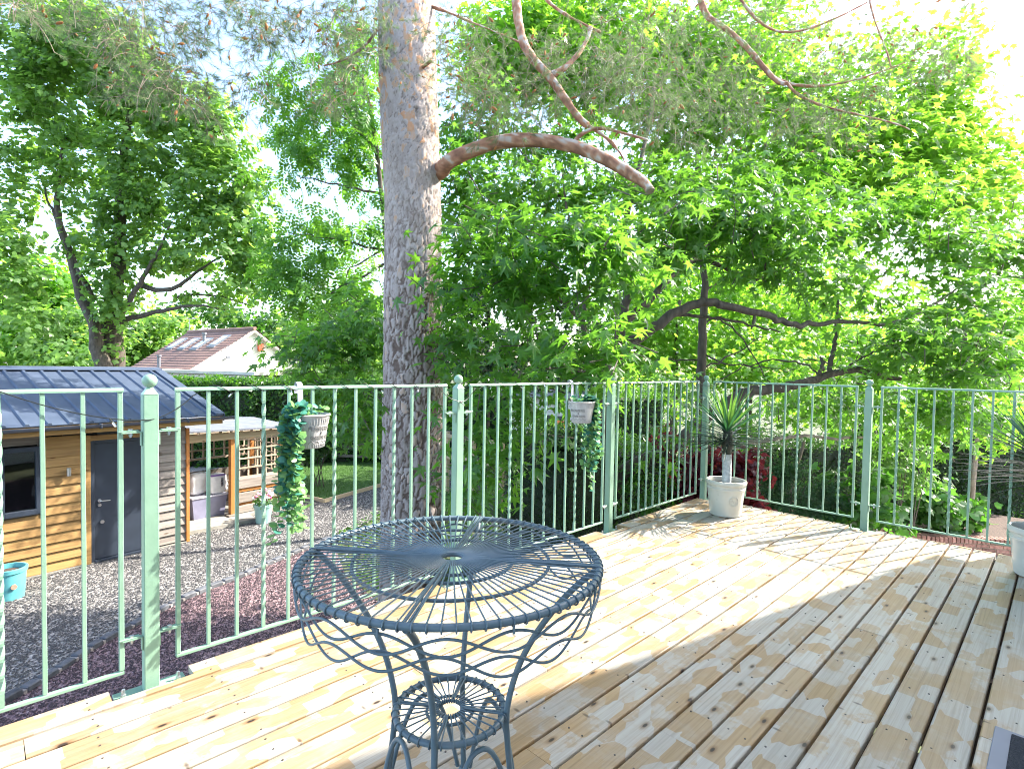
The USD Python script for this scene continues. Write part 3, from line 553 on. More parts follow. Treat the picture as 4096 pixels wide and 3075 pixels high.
def fence_panel(x, y, rotz, n, s, twist, label):
    t = thing('railing', label, 'railing', (x, y, 0), rotz, 'green railing panels with twisted bars'); L = n * s
    sec = Polygon([(-0.0105, 0), (0.0105, 0), (0.0105, 0.006), (0.006, 0.0125), (0, 0.0145), (-0.006, 0.0125), (-0.0105, 0.006)])
    obj('top_rail', MB().prism(sec, -0.010, L + 0.010, np.array([[0, 0, 1, 0], [1, 0, 0, 0], [0, 1, 0, ZT - 0.0085], [0, 0, 0, 1]])), M['green'], t, local=True)
    obj('bottom_rail', MB().box((L / 2, 0, ZB), (L + 0.016, 0.019, 0.013), None, 0.002), M['green'], t, local=True)
    for k in range(n + 1):
        if k in (0, n): obj('end_bar', MB().box((k * s, 0, (ZT + ZB - 0.0005) / 2), (0.0165, 0.0165, ZT - ZB - 0.0165), None, 0.002), M['green'], t, local=True)
        elif k in twist: obj('twisted_bar', twisted(k * s, ZB + 0.0066, ZT - 0.0087), M['green'], t, local=True)
        else: obj('bar', MB().box((k * s, 0, (ZT + ZB - 0.002) / 2), (0.0135, 0.0135, ZT - ZB - 0.0155), None, 0.0015), M['green'], t, local=True)
    return t
YF = 2.505
fence_panel(-0.956, YF, 0, 12, 0.112, (3, 6, 9), 'leftmost railing panel, in front of the cabin window')
fence_panel(0.578, YF, 0, 12, 0.112, (3, 6, 9), 'railing panel in front of the pine trunk, with a bucket of trailing leaves')
fence_panel(2.118, YF, 0, 12, 0.112, (3, 6, 9), 'railing panel in front of the dark clipped yew hedge')
fence_panel(3.6457, YF, 0, 12, 0.112, (3, 6, 9), 'narrow looking railing panel left of the corner post')
fence_panel(5.194, 2.44, -PI / 2, 11, 0.111, (1, 4, 7, 10), 'railing panel behind the potted spiky plant')
fence_panel(5.194, 1.042, -PI / 2, 12, 0.112, (1, 4, 7, 10), 'rightmost railing panel, above the brick planter')
fence_post(POST_A[0], YF, 0, 'near green post in front of the grey metal roof', (-1, 1))
fence_post(POST_A[1], YF, 0, 'green post just right of the pine trunk', (-1, 1))
fence_post(POST_A[2], YF, 0, 'green post right of the far hanging bucket', (-1, 1))
fence_post(5.165, 2.51, 0, 'corner post where the two sides of the railing meet', (-1,))
fence_post(5.19, 1.13, -PI / 2, 'green post right of the potted spiky plant', (-1, 1))

# ------------------------------------------------------------------ string lights wound round the rails
lights = thing('string_lights', 'thin dark cable of small clear lights wound round the top rails', 'string lights', (2.0, YF, ZT))
def rail_run(x0, x1, turns, f):
    n = int(turns * 10); out = []
    for i in range(n + 1):
        q = i / n; a = q * turns * 2 * PI; r = 0.0135
        out.append(f(x0 + (x1 - x0) * q, r * math.cos(a), ZT - 0.002 + r * math.sin(a)))
    return out
fa = lambda x, o, z: np.array([x, YF + o, z]); fb = lambda y, o, z: np.array([5.194 + o, y, z])
def droop(a, b, sag): return [a + (b - a) * q - np.array([0, 0, sag * 4 * q * (1 - q)]) for q in np.linspace(0, 1, 9)[1:-1]]
runs = [rail_run(-0.95, 0.06, 3.5, fa)]
p = runs[-1][-1]; runs.append(droop(p, fa(0.45, -0.03, 1.03), 0.02)); runs.append(droop(fa(0.45, -0.03, 1.03), fa(0.66, 0, ZT), 0.03))
runs.append(rail_run(0.68, 1.86, 8.5, fa)); runs.append(droop(runs[-1][-1], fa(1.99, -0.035, 1.06), 0.02)); runs.append(droop(fa(1.99, -0.035, 1.06), fa(2.16, 0, ZT), 0.04))
runs.append(rail_run(2.17, 3.42, 9.5, fa)); runs.append(droop(runs[-1][-1], fa(3.70, 0, ZT), 0.05)); runs.append(rail_run(3.72, 4.95, 9.5, fa))
runs.append([fa(5.05, -0.01, 1.12), np.array([5.13, 2.48, 1.10]), np.array([5.18, 2.43, 1.13])]); runs.append(rail_run(2.42, 1.7, 5.5, fb))
cp = np.vstack([np.array(r) for r in runs])
obj('cable', MB().tube(cp, 0.0021, 5), M['cable'], lights)
for i in range(7, len(cp), 17):
    d = unit(np.array([rng.normal() * 0.7, -0.5 + rng.normal() * 0.3, -0.8])); a = cp[i]
    b = obj('light_holder', MB().tube([a, a + d * 0.016], 0.003, 6), M['cable'], lights)
    obj('bulb', MB().tube([a + d * 0.0165, a + d * 0.022, a + d * 0.034, a + d * 0.038], [0.0026, 0.0042, 0.0042, 0.0015], 7), M['bulb'], b)

# ------------------------------------------------------------------ the wire table
TC = np.array([0.925, 1.163]); TA = math.radians(128)
tb = thing('garden_table', 'round blue grey wirework garden table with curved legs', 'table', (*TC, 0))
def ring(R, z, r, n=72, k=8):
    a = np.linspace(0, 2 * PI, n + 1); mb = MB(); mb.tube(np.column_stack([R * np.cos(a), R * np.sin(a), np.full(n + 1, z)]), r, k, cap=False); return mb
obj('rim', ring(0.397, 0.736, 0.0085, 96, 10), M['wire'], tb, smooth=True, local=True)
obj('centre_ring', ring(0.036, 0.7375, 0.0045, 32), M['wire'], tb, smooth=True, local=True)
for R, z in ((0.265, 0.7335), (0.165, 0.7335), (0.10, 0.728)): obj('support_ring', ring(R, z, 0.0046, 72), M['wire'], tb, smooth=True, local=True)
def spoke(a, R, z, Rr, R0, r0, rw):
    """wire wound over the inner ring and round the rim"""
    c, s = math.cos(a), math.sin(a); P = []
    for q in np.linspace(PI * 1.5, PI * 0.5, 5): P.append((R0 - (r0 + rw) * math.cos(q - PI) * -1 * 0 + R0 * 0 - (r0 + rw) * abs(math.cos(q)), z + (r0 + rw) * math.sin(q)))
    for q in np.linspace(PI * 0.62, -PI * 1.15, 10): P.append((R + (Rr + rw) * math.cos(q), z - 0.001 + (Rr + rw) * math.sin(q)))
    return np.array([(x * c, x * s, zz) for x, zz in P])
nw = 84
for i in range(nw):
    a = TA + (i + 0.5) / nw * 2 * PI
    obj('wire', MB().tube(spoke(a, 0.397, 0.7365, 0.0085, 0.036, 0.0045, 0.0021), 0.0021, 5), M['wire'], tb, local=True)
for q in range(4):
    a = TA + q * PI / 2; mb = MB(); e = np.array([math.cos(a), math.sin(a), 0]); t_ = np.array([-e[1], e[0], 0])
    for o in (-0.0055, 0.0055): mb.tube([e * 0.06 + t_ * o + [0, 0, 0.7405], e * 0.396 + t_ * o + [0, 0, 0.7405]], 0.0045, 6)
    obj('spoke_bar', mb, M['wire'], tb, local=True)
def leg_curve(a, P): c, s = math.cos(a), math.sin(a); return curve([(r * c, r * s, z) for r, z in P], 6)
for q in range(4):
    a = TA + q * PI / 2
    obj('leg', MB().tube(leg_curve(a, [(0.392, 0.728), (0.335, 0.68), (0.262, 0.59), (0.195, 0.47), (0.163, 0.36), (0.158, 0.28), (0.172, 0.14), (0.19, 0.012)]), 0.0085, 9), M['wire'], tb, smooth=60, local=True)
    am = a + PI / 4; A = []
    for w in np.linspace(0, 1, 17):
        ang = a + 0.10 + (PI / 2 - 0.20) * w; z = 0.012 + 0.272 * (1 - abs(2 * w - 1) ** 2.6); R = 0.195 - 0.05 * (1 - abs(2 * w - 1) ** 2)
        A.append((R * math.cos(ang), R * math.sin(ang), z))
    obj('foot_arch', MB().tube(A, 0.0068, 8), M['wire'], tb, smooth=60, local=True)
    obj('foot', MB().lathe([(0.0001, 0.0), (0.016, 0.0), (0.016, 0.008), (0.011, 0.016), (0.0001, 0.017)], (0.19 * math.cos(a), 0.19 * math.sin(a), 0), 14), M['wire'], tb, local=True)
sh = 0.318
obj('shelf_ring', ring(0.148, sh, 0.0085, 60, 9), M['wire'], tb, smooth=True, local=True)
for R in (0.064, 0.037): obj('shelf_ring', ring(R, sh - 0.004 + (R < 0.05) * 0.003, 0.0042, 36), M['wire'], tb, smooth=True, local=True)
for i in range(32):
    a = TA + (i + 0.5) / 32 * 2 * PI
    obj('shelf_wire', MB().tube(spoke(a, 0.148, sh, 0.0085, 0.037, 0.0042, 0.0021), 0.0021, 5), M['wire'], tb, local=True)
for q in range(4):
    a = TA + q * PI / 2; e = np.array([math.cos(a), math.sin(a), 0]); obj('shelf_bar', MB().tube([e * 0.04 + [0, 0, sh + 0.003], e * 0.158 + [0, 0, sh + 0.003]], 0.005, 6), M['wire'], tb, local=True)
th = np.linspace(0, 2 * PI, 241)
for k, (z0, am, ph, tilt) in enumerate(((0.694, 0.021, 0, 0), (0.694, 0.021, PI, 0), (0.640, 0.021, 0.2, 1), (0.640, 0.021, PI + 0.2, 1))):
    z = z0 + am * np.sin(9 * th + ph) - 0.012 * np.cos(4 * (th - TA) + PI) * tilt - 0.012 * tilt * 0; R = 0.400 - 0.01 * tilt + 0.0028 * (1 if k % 2 else -1) - (0.72 - z) * 0.10
    mb = MB(); mb.tube(np.column_stack([R * np.cos(th), R * np.sin(th), z]), 0.0031, 6, cap=False)
    obj('scrolled_wire', mb, M['wire'], tb, smooth=60, local=True)
for i in range(9):
    a = (i + 0.25) / 9 * 2 * PI; mb = MB().tube([(0.404 * math.cos(a), 0.404 * math.sin(a), 0.728), (0.406 * math.cos(a), 0.406 * math.sin(a), 0.713)], 0.003, 6); obj('wire_tie', mb, M['wire'], tb, local=True)

# ------------------------------------------------------------------ potted spiky plants
def blade(base, d0, L, w, sag, mat, parent, twist=0.0):
    d0 = unit(np.array(d0)); P = []; n = 6
    for i in range(n + 1):
        q = i / n; P.append(base + d0 * L * q - np.array([0, 0, sag * L * q * q]))
    P = np.array(P); T = unit(np.gradient(P, axis=0)); S = unit(np.cross(T, [0, 0, 1.0]) + 1e-6); Nn = np.cross(S, T)
    wd = w * np.array([0.75, 1.0, 1.0, 0.9, 0.7, 0.42, 0.03])[:, None] / 2
    V = np.vstack([P + S * wd + Nn * wd * 0.35, P - Nn * wd * 0.1, P - S * wd + Nn * wd * 0.35]); m_ = n + 1
    F = [(i + k * m_, i + 1 + k * m_, i + 1 + (k + 1) * m_, i + (k + 1) * m_) for i in range(n) for k in (0, 1)]
    return obj('leaf', MB().add(V, np.array(F)), mat, parent, local=True)
def potted_plant(loc, label, rotz, seed):
    global rng
    keep, rng = rng, np.random.default_rng(seed)
    t = thing('potted_plant', label, 'potted plant', loc, rotz, 'cream pots with spiky palm like plants')
    prof = [(0.0001, 0.004), (0.125, 0.004), (0.130, 0.010), (0.136, 0.06), (0.150, 0.19), (0.156, 0.228), (0.1605, 0.232), (0.161, 0.244), (0.157, 0.248), (0.158, 0.268), (0.166, 0.272), (0.170, 0.280), (0.170, 0.298), (0.166, 0.306), (0.158, 0.309), (0.151, 0.304), (0.149, 0.27), (0.148, 0.24)]
    pot = obj('pot', MB().lathe(prof, n=56), M['ceramic'], t, smooth=40, local=True)
    a0 = PI * 1.28; mb = MB(); C = np.array([math.cos(a0), math.sin(a0), 0]); S = np.array([-C[1], C[0], 0]); zc = 0.145; r0 = 0.1472
    U = np.array([0, 0, 1.0]) + C * 0.1
    def onpot(x, z): a = a0 + x / r0; rr = 0.136 + (z + zc - 0.06) / 0.13 * 0.014; return np.array([rr * math.cos(a), rr * math.sin(a), zc + z])
    for R, r in ((0.044, 0.003), (0.030, 0.0022)): mb.tube([onpot(R * math.sin(q), R * math.cos(q)) + C * 0.0005 for q in np.linspace(0, 2 * PI, 30)], r, 5, cap=False)
    for i in range(22):
        q = i / 22 * 2 * PI; p = onpot(0.037 * math.sin(q), 0.037 * math.cos(q)); q2 = onpot(0.0405 * math.sin(q + 0.05), 0.0405 * math.cos(q + 0.05)); mb.tube([p - (q2 - p) * 0.8, q2], 0.0018, 4)
    for i in range(9):
        q = rng.uniform(0, 2 * PI); R = rng.uniform(0.004, 0.024); p = onpot(R * math.sin(q), R * math.cos(q)); mb.tube([p, p + S * 0.006 * rng.normal() + [0, 0, 0.008 * rng.normal()], p + S * 0.008 * rng.normal()], 0.002, 4)
    obj('seal', mb, M['ceramic'], pot, local=True)
    obj('soil', MB().lathe([(0.0001, 0.268), (0.07, 0.268), (0.1485, 0.262)], n=24), M['soil'], t, local=True)
    z = np.linspace(0.265, 0.53, 60); obj('wrapped_stem', MB().tube(np.column_stack([0.004 * np.sin(z * 9), 0.004 * np.cos(z * 7), z]), 0.036 + 0.0035 * np.abs(np.sin(np.arange(60) * 1.3)) - 0.006 * (z - 0.265), 16), M['rope'], t, local=True)
    obj('crown_stalk', MB().tube([(0, 0, 0.525), (0, 0, 0.6), (0.004, 0, 0.72), (0.006, 0, 0.83)], [0.034, 0.045, 0.036, 0.014], 12), M['stalk'], t, local=True)
    n = 128
    for i in range(n):
        q = i / n; a = i * 2.399963 + rng.normal() * 0.12; el = math.radians(2 + 74 * max(0, (q - 0.42) / 0.58) ** 1.15 + rng.normal() * 6)
        zb = 0.60 + 0.2 * q; d = np.array([math.cos(a) * math.cos(el), math.sin(a) * math.cos(el), math.sin(el)]); b = np.array([math.cos(a) * 0.02, math.sin(a) * 0.02, zb])
        L = (0.47 if q < 0.6 else 0.47 - 0.10 * (q - 0.6) / 0.4) * rng.uniform(0.86, 1.08)
        mat = M['blade_dark'] if q < 0.62 else (M['blade_mid'] if q < 0.78 or i % 3 == 0 else M['blade_lime'])
        blade(b, d, L, 0.016 if q < 0.62 else 0.024, 0.09 * math.cos(el) * (0.4 + 0.6 * rng.random()), mat, t)
    rng = keep; return t
potted_plant((4.69, 2.07, 0), 'spiky plant in a cream pot in the far corner of the deck', 0, 5)
potted_plant((4.765, 0.075, 0), 'spiky plant in a cream pot at the right edge, partly cut off', 0.9, 6)

# ------------------------------------------------------------------ hanging buckets with trailing leaves
def wraptext(text, hgt, z, phi0, Rf, maxw=None):
    t = meshkit.text_mesh(text, hgt, 0.0022, bold=True); v = np.array(t.vertices); v[:, 0] -= v[:, 0].mean()
    if maxw and np.ptp(v[:, 0]) > maxw: v[:, 0] *= maxw / np.ptp(v[:, 0])
    R = Rf(z + v[:, 1]); a = phi0 + v[:, 0] / R
    return np.column_stack([(R + 0.0012 + v[:, 2]) * np.cos(a), (R + 0.0012 + v[:, 2]) * np.sin(a), z + v[:, 1]]), t.faces
def hanging_planter(loc, label, side, seed, drop, phi, lead):
    global rng
    keep, rng = rng, np.random.default_rng(seed)
    t = thing('hanging_planter', label, 'hanging planter', loc, 0, 'whitewashed tin buckets hung on the railing')
    Rf = lambda z: 0.066 + (z + 0.14) / 0.15 * 0.024
    th = np.linspace(0, 2 * PI, 97); prof = [(-0.14, 0.93), (-0.138, 1.0), (-0.12, 1.0), (-0.118, 1.02), (-0.112, 1.0), (-0.03, 1.0), (-0.002, 1.0), (0.004, 1.03), (0.010, 1.035), (0.012, 1.0), (0.008, 0.97), (-0.04, 0.96), (-0.05, 0.02)]
    V = []; 
    for k, (z, f) in enumerate(prof):
        fl = 0.0012 * np.sin(th * 44) * (1 if z in (-0.112, -0.03, -0.12) else 0); V.append(np.column_stack([(Rf(z) * f + fl) * np.cos(th), (Rf(z) * f + fl) * np.sin(th), np.full(97, z)]))
    F = [(i * 97 + j, i * 97 + j + 1, i * 97 + 98 + j, i * 97 + 97 + j) for i in range(len(prof) - 1) for j in range(96)]
    bk = obj('bucket', MB().add(np.vstack(V), np.array(F)), M['tin'], t, smooth=35, local=True)
    obj('rim', ring(0.0935, 0.008, 0.0032, 60, 6), M['tin'], bk, local=True)
    mb = MB()
    for i in range(44):
        a = i / 44 * 2 * PI
        for z0, z1 in ((-0.034, -0.004), (-0.136, -0.121)):
            mb.tube([((Rf(z0) + 0.001) * math.cos(a), (Rf(z0) + 0.001) * math.sin(a), z0), ((Rf(z1) + 0.001) * math.cos(a), (Rf(z1) + 0.001) * math.sin(a), z1)], 0.0022, 5)
    obj('fluting', mb, M['tin'], bk, local=True, kind='stuff')
    mb = MB()
    for s_, hg, z in (('FLOWERS', 0.017, -0.058), ('&', 0.013, -0.076), ('GARDENS', 0.015, -0.097)): mb.add(*wraptext(s_, hg, z, phi, Rf, 0.125))
    sw = [(x, -0.111 + 0.005 * math.sin(x * 260)) for x in np.linspace(-0.055, 0.055, 40)]; mb.tube([((Rf(z) + 0.0015) * math.cos(phi + x / Rf(z)), (Rf(z) + 0.0015) * math.sin(phi + x / Rf(z)), z) for x, z in sw], 0.0014, 4)
    obj('lettering', mb, M['letter'], bk, local=True)
    yb = 0.0845; hz = ZT - loc[2]
    # strap: from the back of the bucket up and over the rail
    path = [(yb + 0.002, -0.06), (yb + 0.004, 0.02), (yb + 0.006, hz - 0.01), (yb + 0.012, hz + 0.014), (yb + 0.026, hz + 0.022), (yb + 0.040, hz + 0.012), (yb + 0.043, hz - 0.03)]
    path = curve([(0, y, z) for y, z in path], 4); w = 0.0125; V, F = [], []
    T = unit(np.gradient(path, axis=0)); Nn = np.cross(T, [1.0, 0, 0])
    for p, nn in zip(path, Nn): V += [p + [-w, 0, 0] - nn * .001, p + [w, 0, 0] - nn * .001, p + [w, 0, 0] + nn * .001, p + [-w, 0, 0] + nn * .001]
    for i in range(len(path) - 1): F += [(4 * i + j, 4 * i + (j + 1) % 4, 4 * i + 4 + (j + 1) % 4, 4 * i + 4 + j) for j in range(4)]
    obj('hook_strap', MB().add(np.array(V), np.array(F)), M['strap'], t, local=True)
    tm = roundleaf(); n = 0; extra = {}
    stems = MB(); cand = []
    for k in range(15):
        a = lead + rng.normal() * 0.35; L = drop * rng.uniform(0.5, 1.0) if k else drop
        r = 0.035 * rng.random(); o = rng.normal(size=2) * 0.018
        P = [np.array([r * math.cos(a), r * math.sin(a), -0.02]), np.array([0.055 * math.cos(a), 0.055 * math.sin(a), 0.03 + 0.02 * rng.random()]), np.array([(0.098 + 0.015 * rng.random()) * math.cos(a), (0.098 + 0.015 * rng.random()) * math.sin(a), 0.0])]
        e = P[-1]; m_ = 4
        for j in range(1, m_ + 1): P.append(np.array([e[0] + o[0] * j / 2 - 0.012 * j * math.cos(lead) * 0.5 * (j > 2) + rng.normal() * 0.008, e[1] + o[1] * j / 2 + rng.normal() * 0.006, -L * j / m_]))
        Q = curve(P, 6); stems.tube(Q, 0.0012, 4); cand.append((Q, k))
    for k in range(9):
        a = rng.uniform(0, 2 * PI); Q = curve([np.array([0.03 * math.cos(a), 0.03 * math.sin(a), -0.03]), np.array([0.05 * math.cos(a), 0.05 * math.sin(a), 0.02]), np.array([0.075 * math.cos(a), 0.075 * math.sin(a), 0.035 + 0.02 * rng.random()])], 4); stems.tube(Q, 0.0012, 4); cand.append((Q, 99))
    obj('stems', stems, plain(f'faux_stem{seed}', (0.05, 0.09, 0.04), 0.6), t, local=True)
    for Q, k in cand:
        Ls = np.r_[0, np.cumsum(np.linalg.norm(np.diff(Q, axis=0), axis=1))]; step = 0.0215
        for j, s_ in enumerate(np.arange(0.03, Ls[-1], step)):
            p = np.array([np.interp(s_, Ls, Q[:, c]) for c in range(3)]); base = j * 1.57
            for h_ in (0, PI):
                d = unit(np.array([math.cos(base + h_) * 0.9, math.sin(base + h_) * 0.9, 0.15]) + rng.normal(size=3) * 0.25); nr = unit(np.array([0, -0.35, 1.0]) + rng.normal(size=3) * 0.45)
                f = s_ / Ls[-1]; mat = M['eucB'] if rng.random() < 0.32 + 0.4 * f * side else M['eucA']
                v, ff = place(tm, p[None], nr[None], d[None], np.array([rng.uniform(0.024, 0.038)])); n += 1
                (extra.setdefault(mat, []).append((v, ff)) if n > 290 else obj('leaf', (v, ff), mat, t, local=True))
    for k_ in extra: obj('small_leaves', merge(extra[k_]), k_, t, local=True, kind='stuff')
    rng = keep; return t
hanging_planter((1.075, YF - 0.099, 1.022), 'tin bucket of trailing leaves on the railing left of the pine trunk', 1, 21, 0.56, -PI / 2 + 0.35, PI * 1.08)
hanging_planter((3.06, YF - 0.099, 1.014), 'smaller looking bucket of trailing leaves on the railing nearer the corner', 1, 22, 0.60, PI * 1.12, -0.55)

# doormat
dm = thing('doormat', 'dark rubber doormat at the lower right of the deck', 'doormat', (2.29, -0.08, 0))
obj('mat_edge', MB().box((2.29, -0.08, 0.004), (0.62, 0.44, 0.006), None, 0.002), M['matedge'], dm)
obj('mat_pile', MB().box((2.275, -0.105, 0.011), (0.59, 0.40, 0.008), None, 0.003), M['mat'], dm)

# ================================================================== BUILDINGS
SA = math.atan2(0.155, 0.988)
cab = thing('timber_cabin', 'timber clad cabin with dark door and blue grey ribbed metal roof', 'cabin', (2.84, 11.49, ZG), SA)
K = dict(local=True)
obj('wall', MB().box((-0.03, 2.4, 1.05), (0.05, 4.7, 2.1)).box((-7.0, 2.4, 1.05), (0.05, 4.7, 2.1)).box((-3.5, 4.75, 1.05), (7.0, 0.05, 2.1)).box((-5.0, 0.10, 1.05), (4.0, 0.05, 2.2)).box((-0.33, 0.10, 1.05), (0.62, 0.05, 2.2)).box((-1.86, 0.10, 1.05), (0.62, 0.05, 2.2)).box((-2.58, 0.10, 0.5), (0.86, 0.05, 1.0)).box((-2.58, 0.10, 2.13), (0.86, 0.05, 0.14)), M['greywood'], cab, **K)
obj('floor', MB().box((-3.5, 2.4, 0.03), (6.9, 4.6, 0.05)), M['darkvoid'], cab, **K)
def feather(x0, x1, z, mat, hgt=0.172):
    sec = Polygon([(0.045, 0), (0.0, 0.004), (0.002, 0.012), (0.038, hgt), (0.052, hgt), (0.052, 0)])   # (y, z)
    Mx = np.array([[0, 0, 1, 0], [1, 0, 0, 0], [0, 1, 0, z], [0, 0, 0, 1]])
    obj('cladding_board', MB().prism(sec, x0, x1, Mx), mat, cab, **K)
for k in range(14):
    z = 0.03 + k * 0.151
    if z < 0.98 - 0.12: feather(-6.9 + rng.normal() * .01, -1.605, z, M['larch'])
    elif z < 2.0:
        feather(-6.9, -2.66, z, M['larch']); feather(-2.145, -1.605, z, M['larch'])
    else: feather(-6.9, -1.605, z, M['larch'])
    feather(-0.56, -0.055 + rng.normal() * 0.004, z + 0.02, M['greywood'])
obj('base_rail', MB().box((-3.5, 0.03, 0.012), (7.0, 0.09, 0.03)), M['slab'], cab, **K)
for x, mat in ((-1.56, 'larch'), (-0.585, 'larch'), (-0.026, 'orangepost')): obj('trim_post', MB().box((x, 0.012, 1.08), (0.075 if x < -0.1 else 0.058, 0.055, 2.14), None, 0.003), M[mat], cab, **K)
obj('door_head', MB().box((-1.07, 0.012, 2.10), (0.92, 0.05, 0.085), None, 0.003), M['larch'], cab, **K)
dr = obj('door', MB().box((-1.075, 0.055, 1.03), (0.80, 0.045, 1.94), None, 0.003), M['anthracite'], cab, **K)
obj('door_frame', MB().box((-1.495, 0.035, 1.035), (0.05, 0.08, 2.05), None, 0.003).box((-0.653, 0.035, 1.035), (0.05, 0.08, 2.05), None, 0.003).box((-1.074, 0.035, 2.03), (0.79, 0.08, 0.05), None, 0.003).box((-1.074, 0.02, 0.035), (0.79, 0.10, 0.03)), M['anthracite'], cab, **K)
obj('handle', MB().tube([(-1.395, 0.034, 1.04), (-1.395, 0.012, 1.04)], 0.026, 14).tube([(-1.395, 0.018, 1.04), (-1.395, -0.02, 1.04), (-1.38, -0.03, 1.038), (-1.26, -0.032, 1.032)], 0.0095, 8).tube([(-1.395, 0.034, 0.965), (-1.395, 0.012, 0.965)], 0.026, 14), M['steel'], dr, **K)
obj('kick_knob', MB().tube([(-1.36, 0.034, 0.677), (-1.36, 0.01, 0.677)], 0.03, 14), M['steel'], dr, **K)
wn = obj('window', MB().box((-2.62, 0.02, 1.515), (0.07, 0.09, 1.05), None, 0.004).box((-2.185, 0.02, 1.515), (0.07, 0.09, 1.05), None, 0.004).box((-2.40, 0.02, 2.005), (0.37, 0.09, 0.07), None, 0.004).box((-2.40, 0.02, 1.03), (0.37, 0.09, 0.08), None, 0.004), M['anthracite'], cab, **K)
obj('pane', MB().box((-2.40, 0.03, 1.52), (0.38, 0.008, 0.92)), M['pane'], wn, **K)
obj('blind', MB().box((-2.40, 1.2, 1.52), (1.6, 0.02, 1.4)), M['darkvoid'], wn, **K)
obj('wall_lamp', MB().tube([(-1.822, -0.055, 1.53), (-1.822, -0.055, 1.66)], 0.03, 16).box((-1.822, -0.01, 1.595), (0.03, 0.06, 0.03)), M['steel'], cab, **K)
# roof
YE, ZE, YR, ZR, XR0, XR1 = -0.36, 2.385, 2.6, 3.20, -7.6, 0.45
sl = math.atan2(ZR - ZE, YR - YE); Ls = math.hypot(ZR - ZE, YR - YE)
Rr = np.array([[1, 0, 0], [0, math.cos(sl), -math.sin(sl)], [0, math.sin(sl), math.cos(sl)]])
rf = obj('roof', MB().box(((XR0 + XR1) / 2, (YE + YR) / 2, (ZE + ZR) / 2), (XR1 - XR0, Ls, 0.012), Rr), M['metalroof'], cab, **K)
Rb = Rr.copy(); Rb[1, 2] *= -1; Rb[2, 1] *= -1
obj('far_slope', MB().box(((XR0 + XR1) / 2, 2 * YR - (YE + YR) / 2, (ZE + ZR) / 2), (XR1 - XR0, Ls, 0.012), Rb), M['metalroof'], rf, **K)
sec = Polygon([(-0.034, 0), (0.034, 0), (0.018, 0.03), (-0.018, 0.03)])
for k in range(30):
    x = XR1 - 0.22 - k * 0.262
    if x < XR0: break
    Mx = np.eye(4); Mx[:3, 0] = (1, 0, 0); Mx[:3, 1] = Rr @ [0, 0, 1]; Mx[:3, 2] = Rr @ [0, 1, 0]; Mx[:3, 3] = (x, YE, ZE + 0.006)
    t = trimesh.creation.extrude_polygon(sec, Ls - 0.05, engine='earcut'); v = t.vertices @ Mx[:3, :3].T + Mx[:3, 3]
    obj('roof_rib', MB().add(v, t.faces[:, ::-1]), M['metalroof'], rf, **K)
obj('ridge_cap', MB().box(((XR0 + XR1) / 2, YR - 0.10, ZR - 0.0 + 0.016), (XR1 - XR0 + 0.02, 0.24, 0.012), Rr).box(((XR0 + XR1) / 2, YR + 0.10, ZR + 0.016), (XR1 - XR0 + 0.02, 0.24, 0.012), Rb), M['metalroof'], rf, **K)
obj('verge_flashing', MB().box((XR1 - 0.05, (YE + YR) / 2, (ZE + ZR) / 2 + 0.026), (0.16, Ls, 0.03), Rr).box((XR1 + 0.025, (YE + YR) / 2, (ZE + ZR) / 2 - 0.04), (0.014, Ls, 0.14), Rr), M['metalroof'], rf, **K)
obj('gable_end', MB().prism([(0.0, 2.08), (4.8, 2.08), (2.6, 3.12)], -0.06, 0.0, np.array([[0, 0, 1, 0], [1, 0, 0, 0], [0, 1, 0, 0], [0, 0, 0, 1]])), M['greywood'], cab, **K)
obj('eave_board', MB().box((-3.5, -0.20, 2.245), (7.9, 0.30, 0.03)).box((-3.5, -0.335, 2.30), (7.9, 0.025, 0.13)), M['larch'], cab, **K)
g_ = obj('gutter', MB().prism([(-0.055 * math.cos(a), -0.055 * math.sin(a)) for a in np.linspace(0, PI, 10)] + [(0.048 * math.cos(a), -0.048 * math.sin(a)) for a in np.linspace(0, PI, 10)], -7.7, 0.62, np.array([[0, 0, 1, 0], [1, 0, 0, -0.41], [0, 1, 0, 2.36], [0, 0, 0, 1]])).box((0.622, -0.41, 2.335), (0.012, 0.11, 0.065)), M['gutter'], cab, smooth=30, **K)
for x in (-0.2, -1.5, -2.8, -4.1): obj('gutter_bracket', MB().box((x, -0.41, 2.335), (0.03, 0.125, 0.075), None, 0.01), M['gutter'], g_, **K)

sh_ = thing('log_shelter', 'open sided timber shelter with trellis beside the cabin', 'shelter', (2.84, 11.49, ZG), SA)
obj('slab', MB().prism([(0.10, 0.42), (1.45, 0.30), (1.55, 0.80), (2.6, 0.80), (2.6, 2.4), (0.10, 2.4)], 0.0, 0.075), M['slab'], sh_, **K)
for x, y in ((1.266, 0.95), (2.40, 0.95), (2.40, 2.3), (0.12, 2.3)): obj('post', MB().box((x, y, 0.90), (0.105, 0.105, 1.66), None, 0.004), M['orangepost'], sh_, **K)
obj('post', MB().box((0.09, 0.95, 0.9), (0.09, 0.09, 1.66), None, 0.004), M['orangepost'], sh_, **K)
obj('post_foot', MB().box((1.24, 0.9, 0.09), (0.22, 0.2, 0.03), None, 0.004), M['oldwood'], sh_, **K); obj('post_foot', MB().box((2.42, 0.9, 0.09), (0.24, 0.2, 0.03), None, 0.004), M['oldwood'], sh_, **K)
obj('beam', MB().box((1.27, 0.92, 1.815), (2.5, 0.05, 0.17), None, 0.004), M['paleboard'], sh_, **K)
obj('beam', MB().box((1.27, 2.3, 1.86), (2.5, 0.05, 0.15), None, 0.004), M['paleboard'], sh_, **K)
for x in np.arange(0.2, 2.6, 0.3): obj('rafter', MB().box((x, 1.6, 1.925), (0.045, 1.7, 0.05)), M['trellis'], sh_, **K)
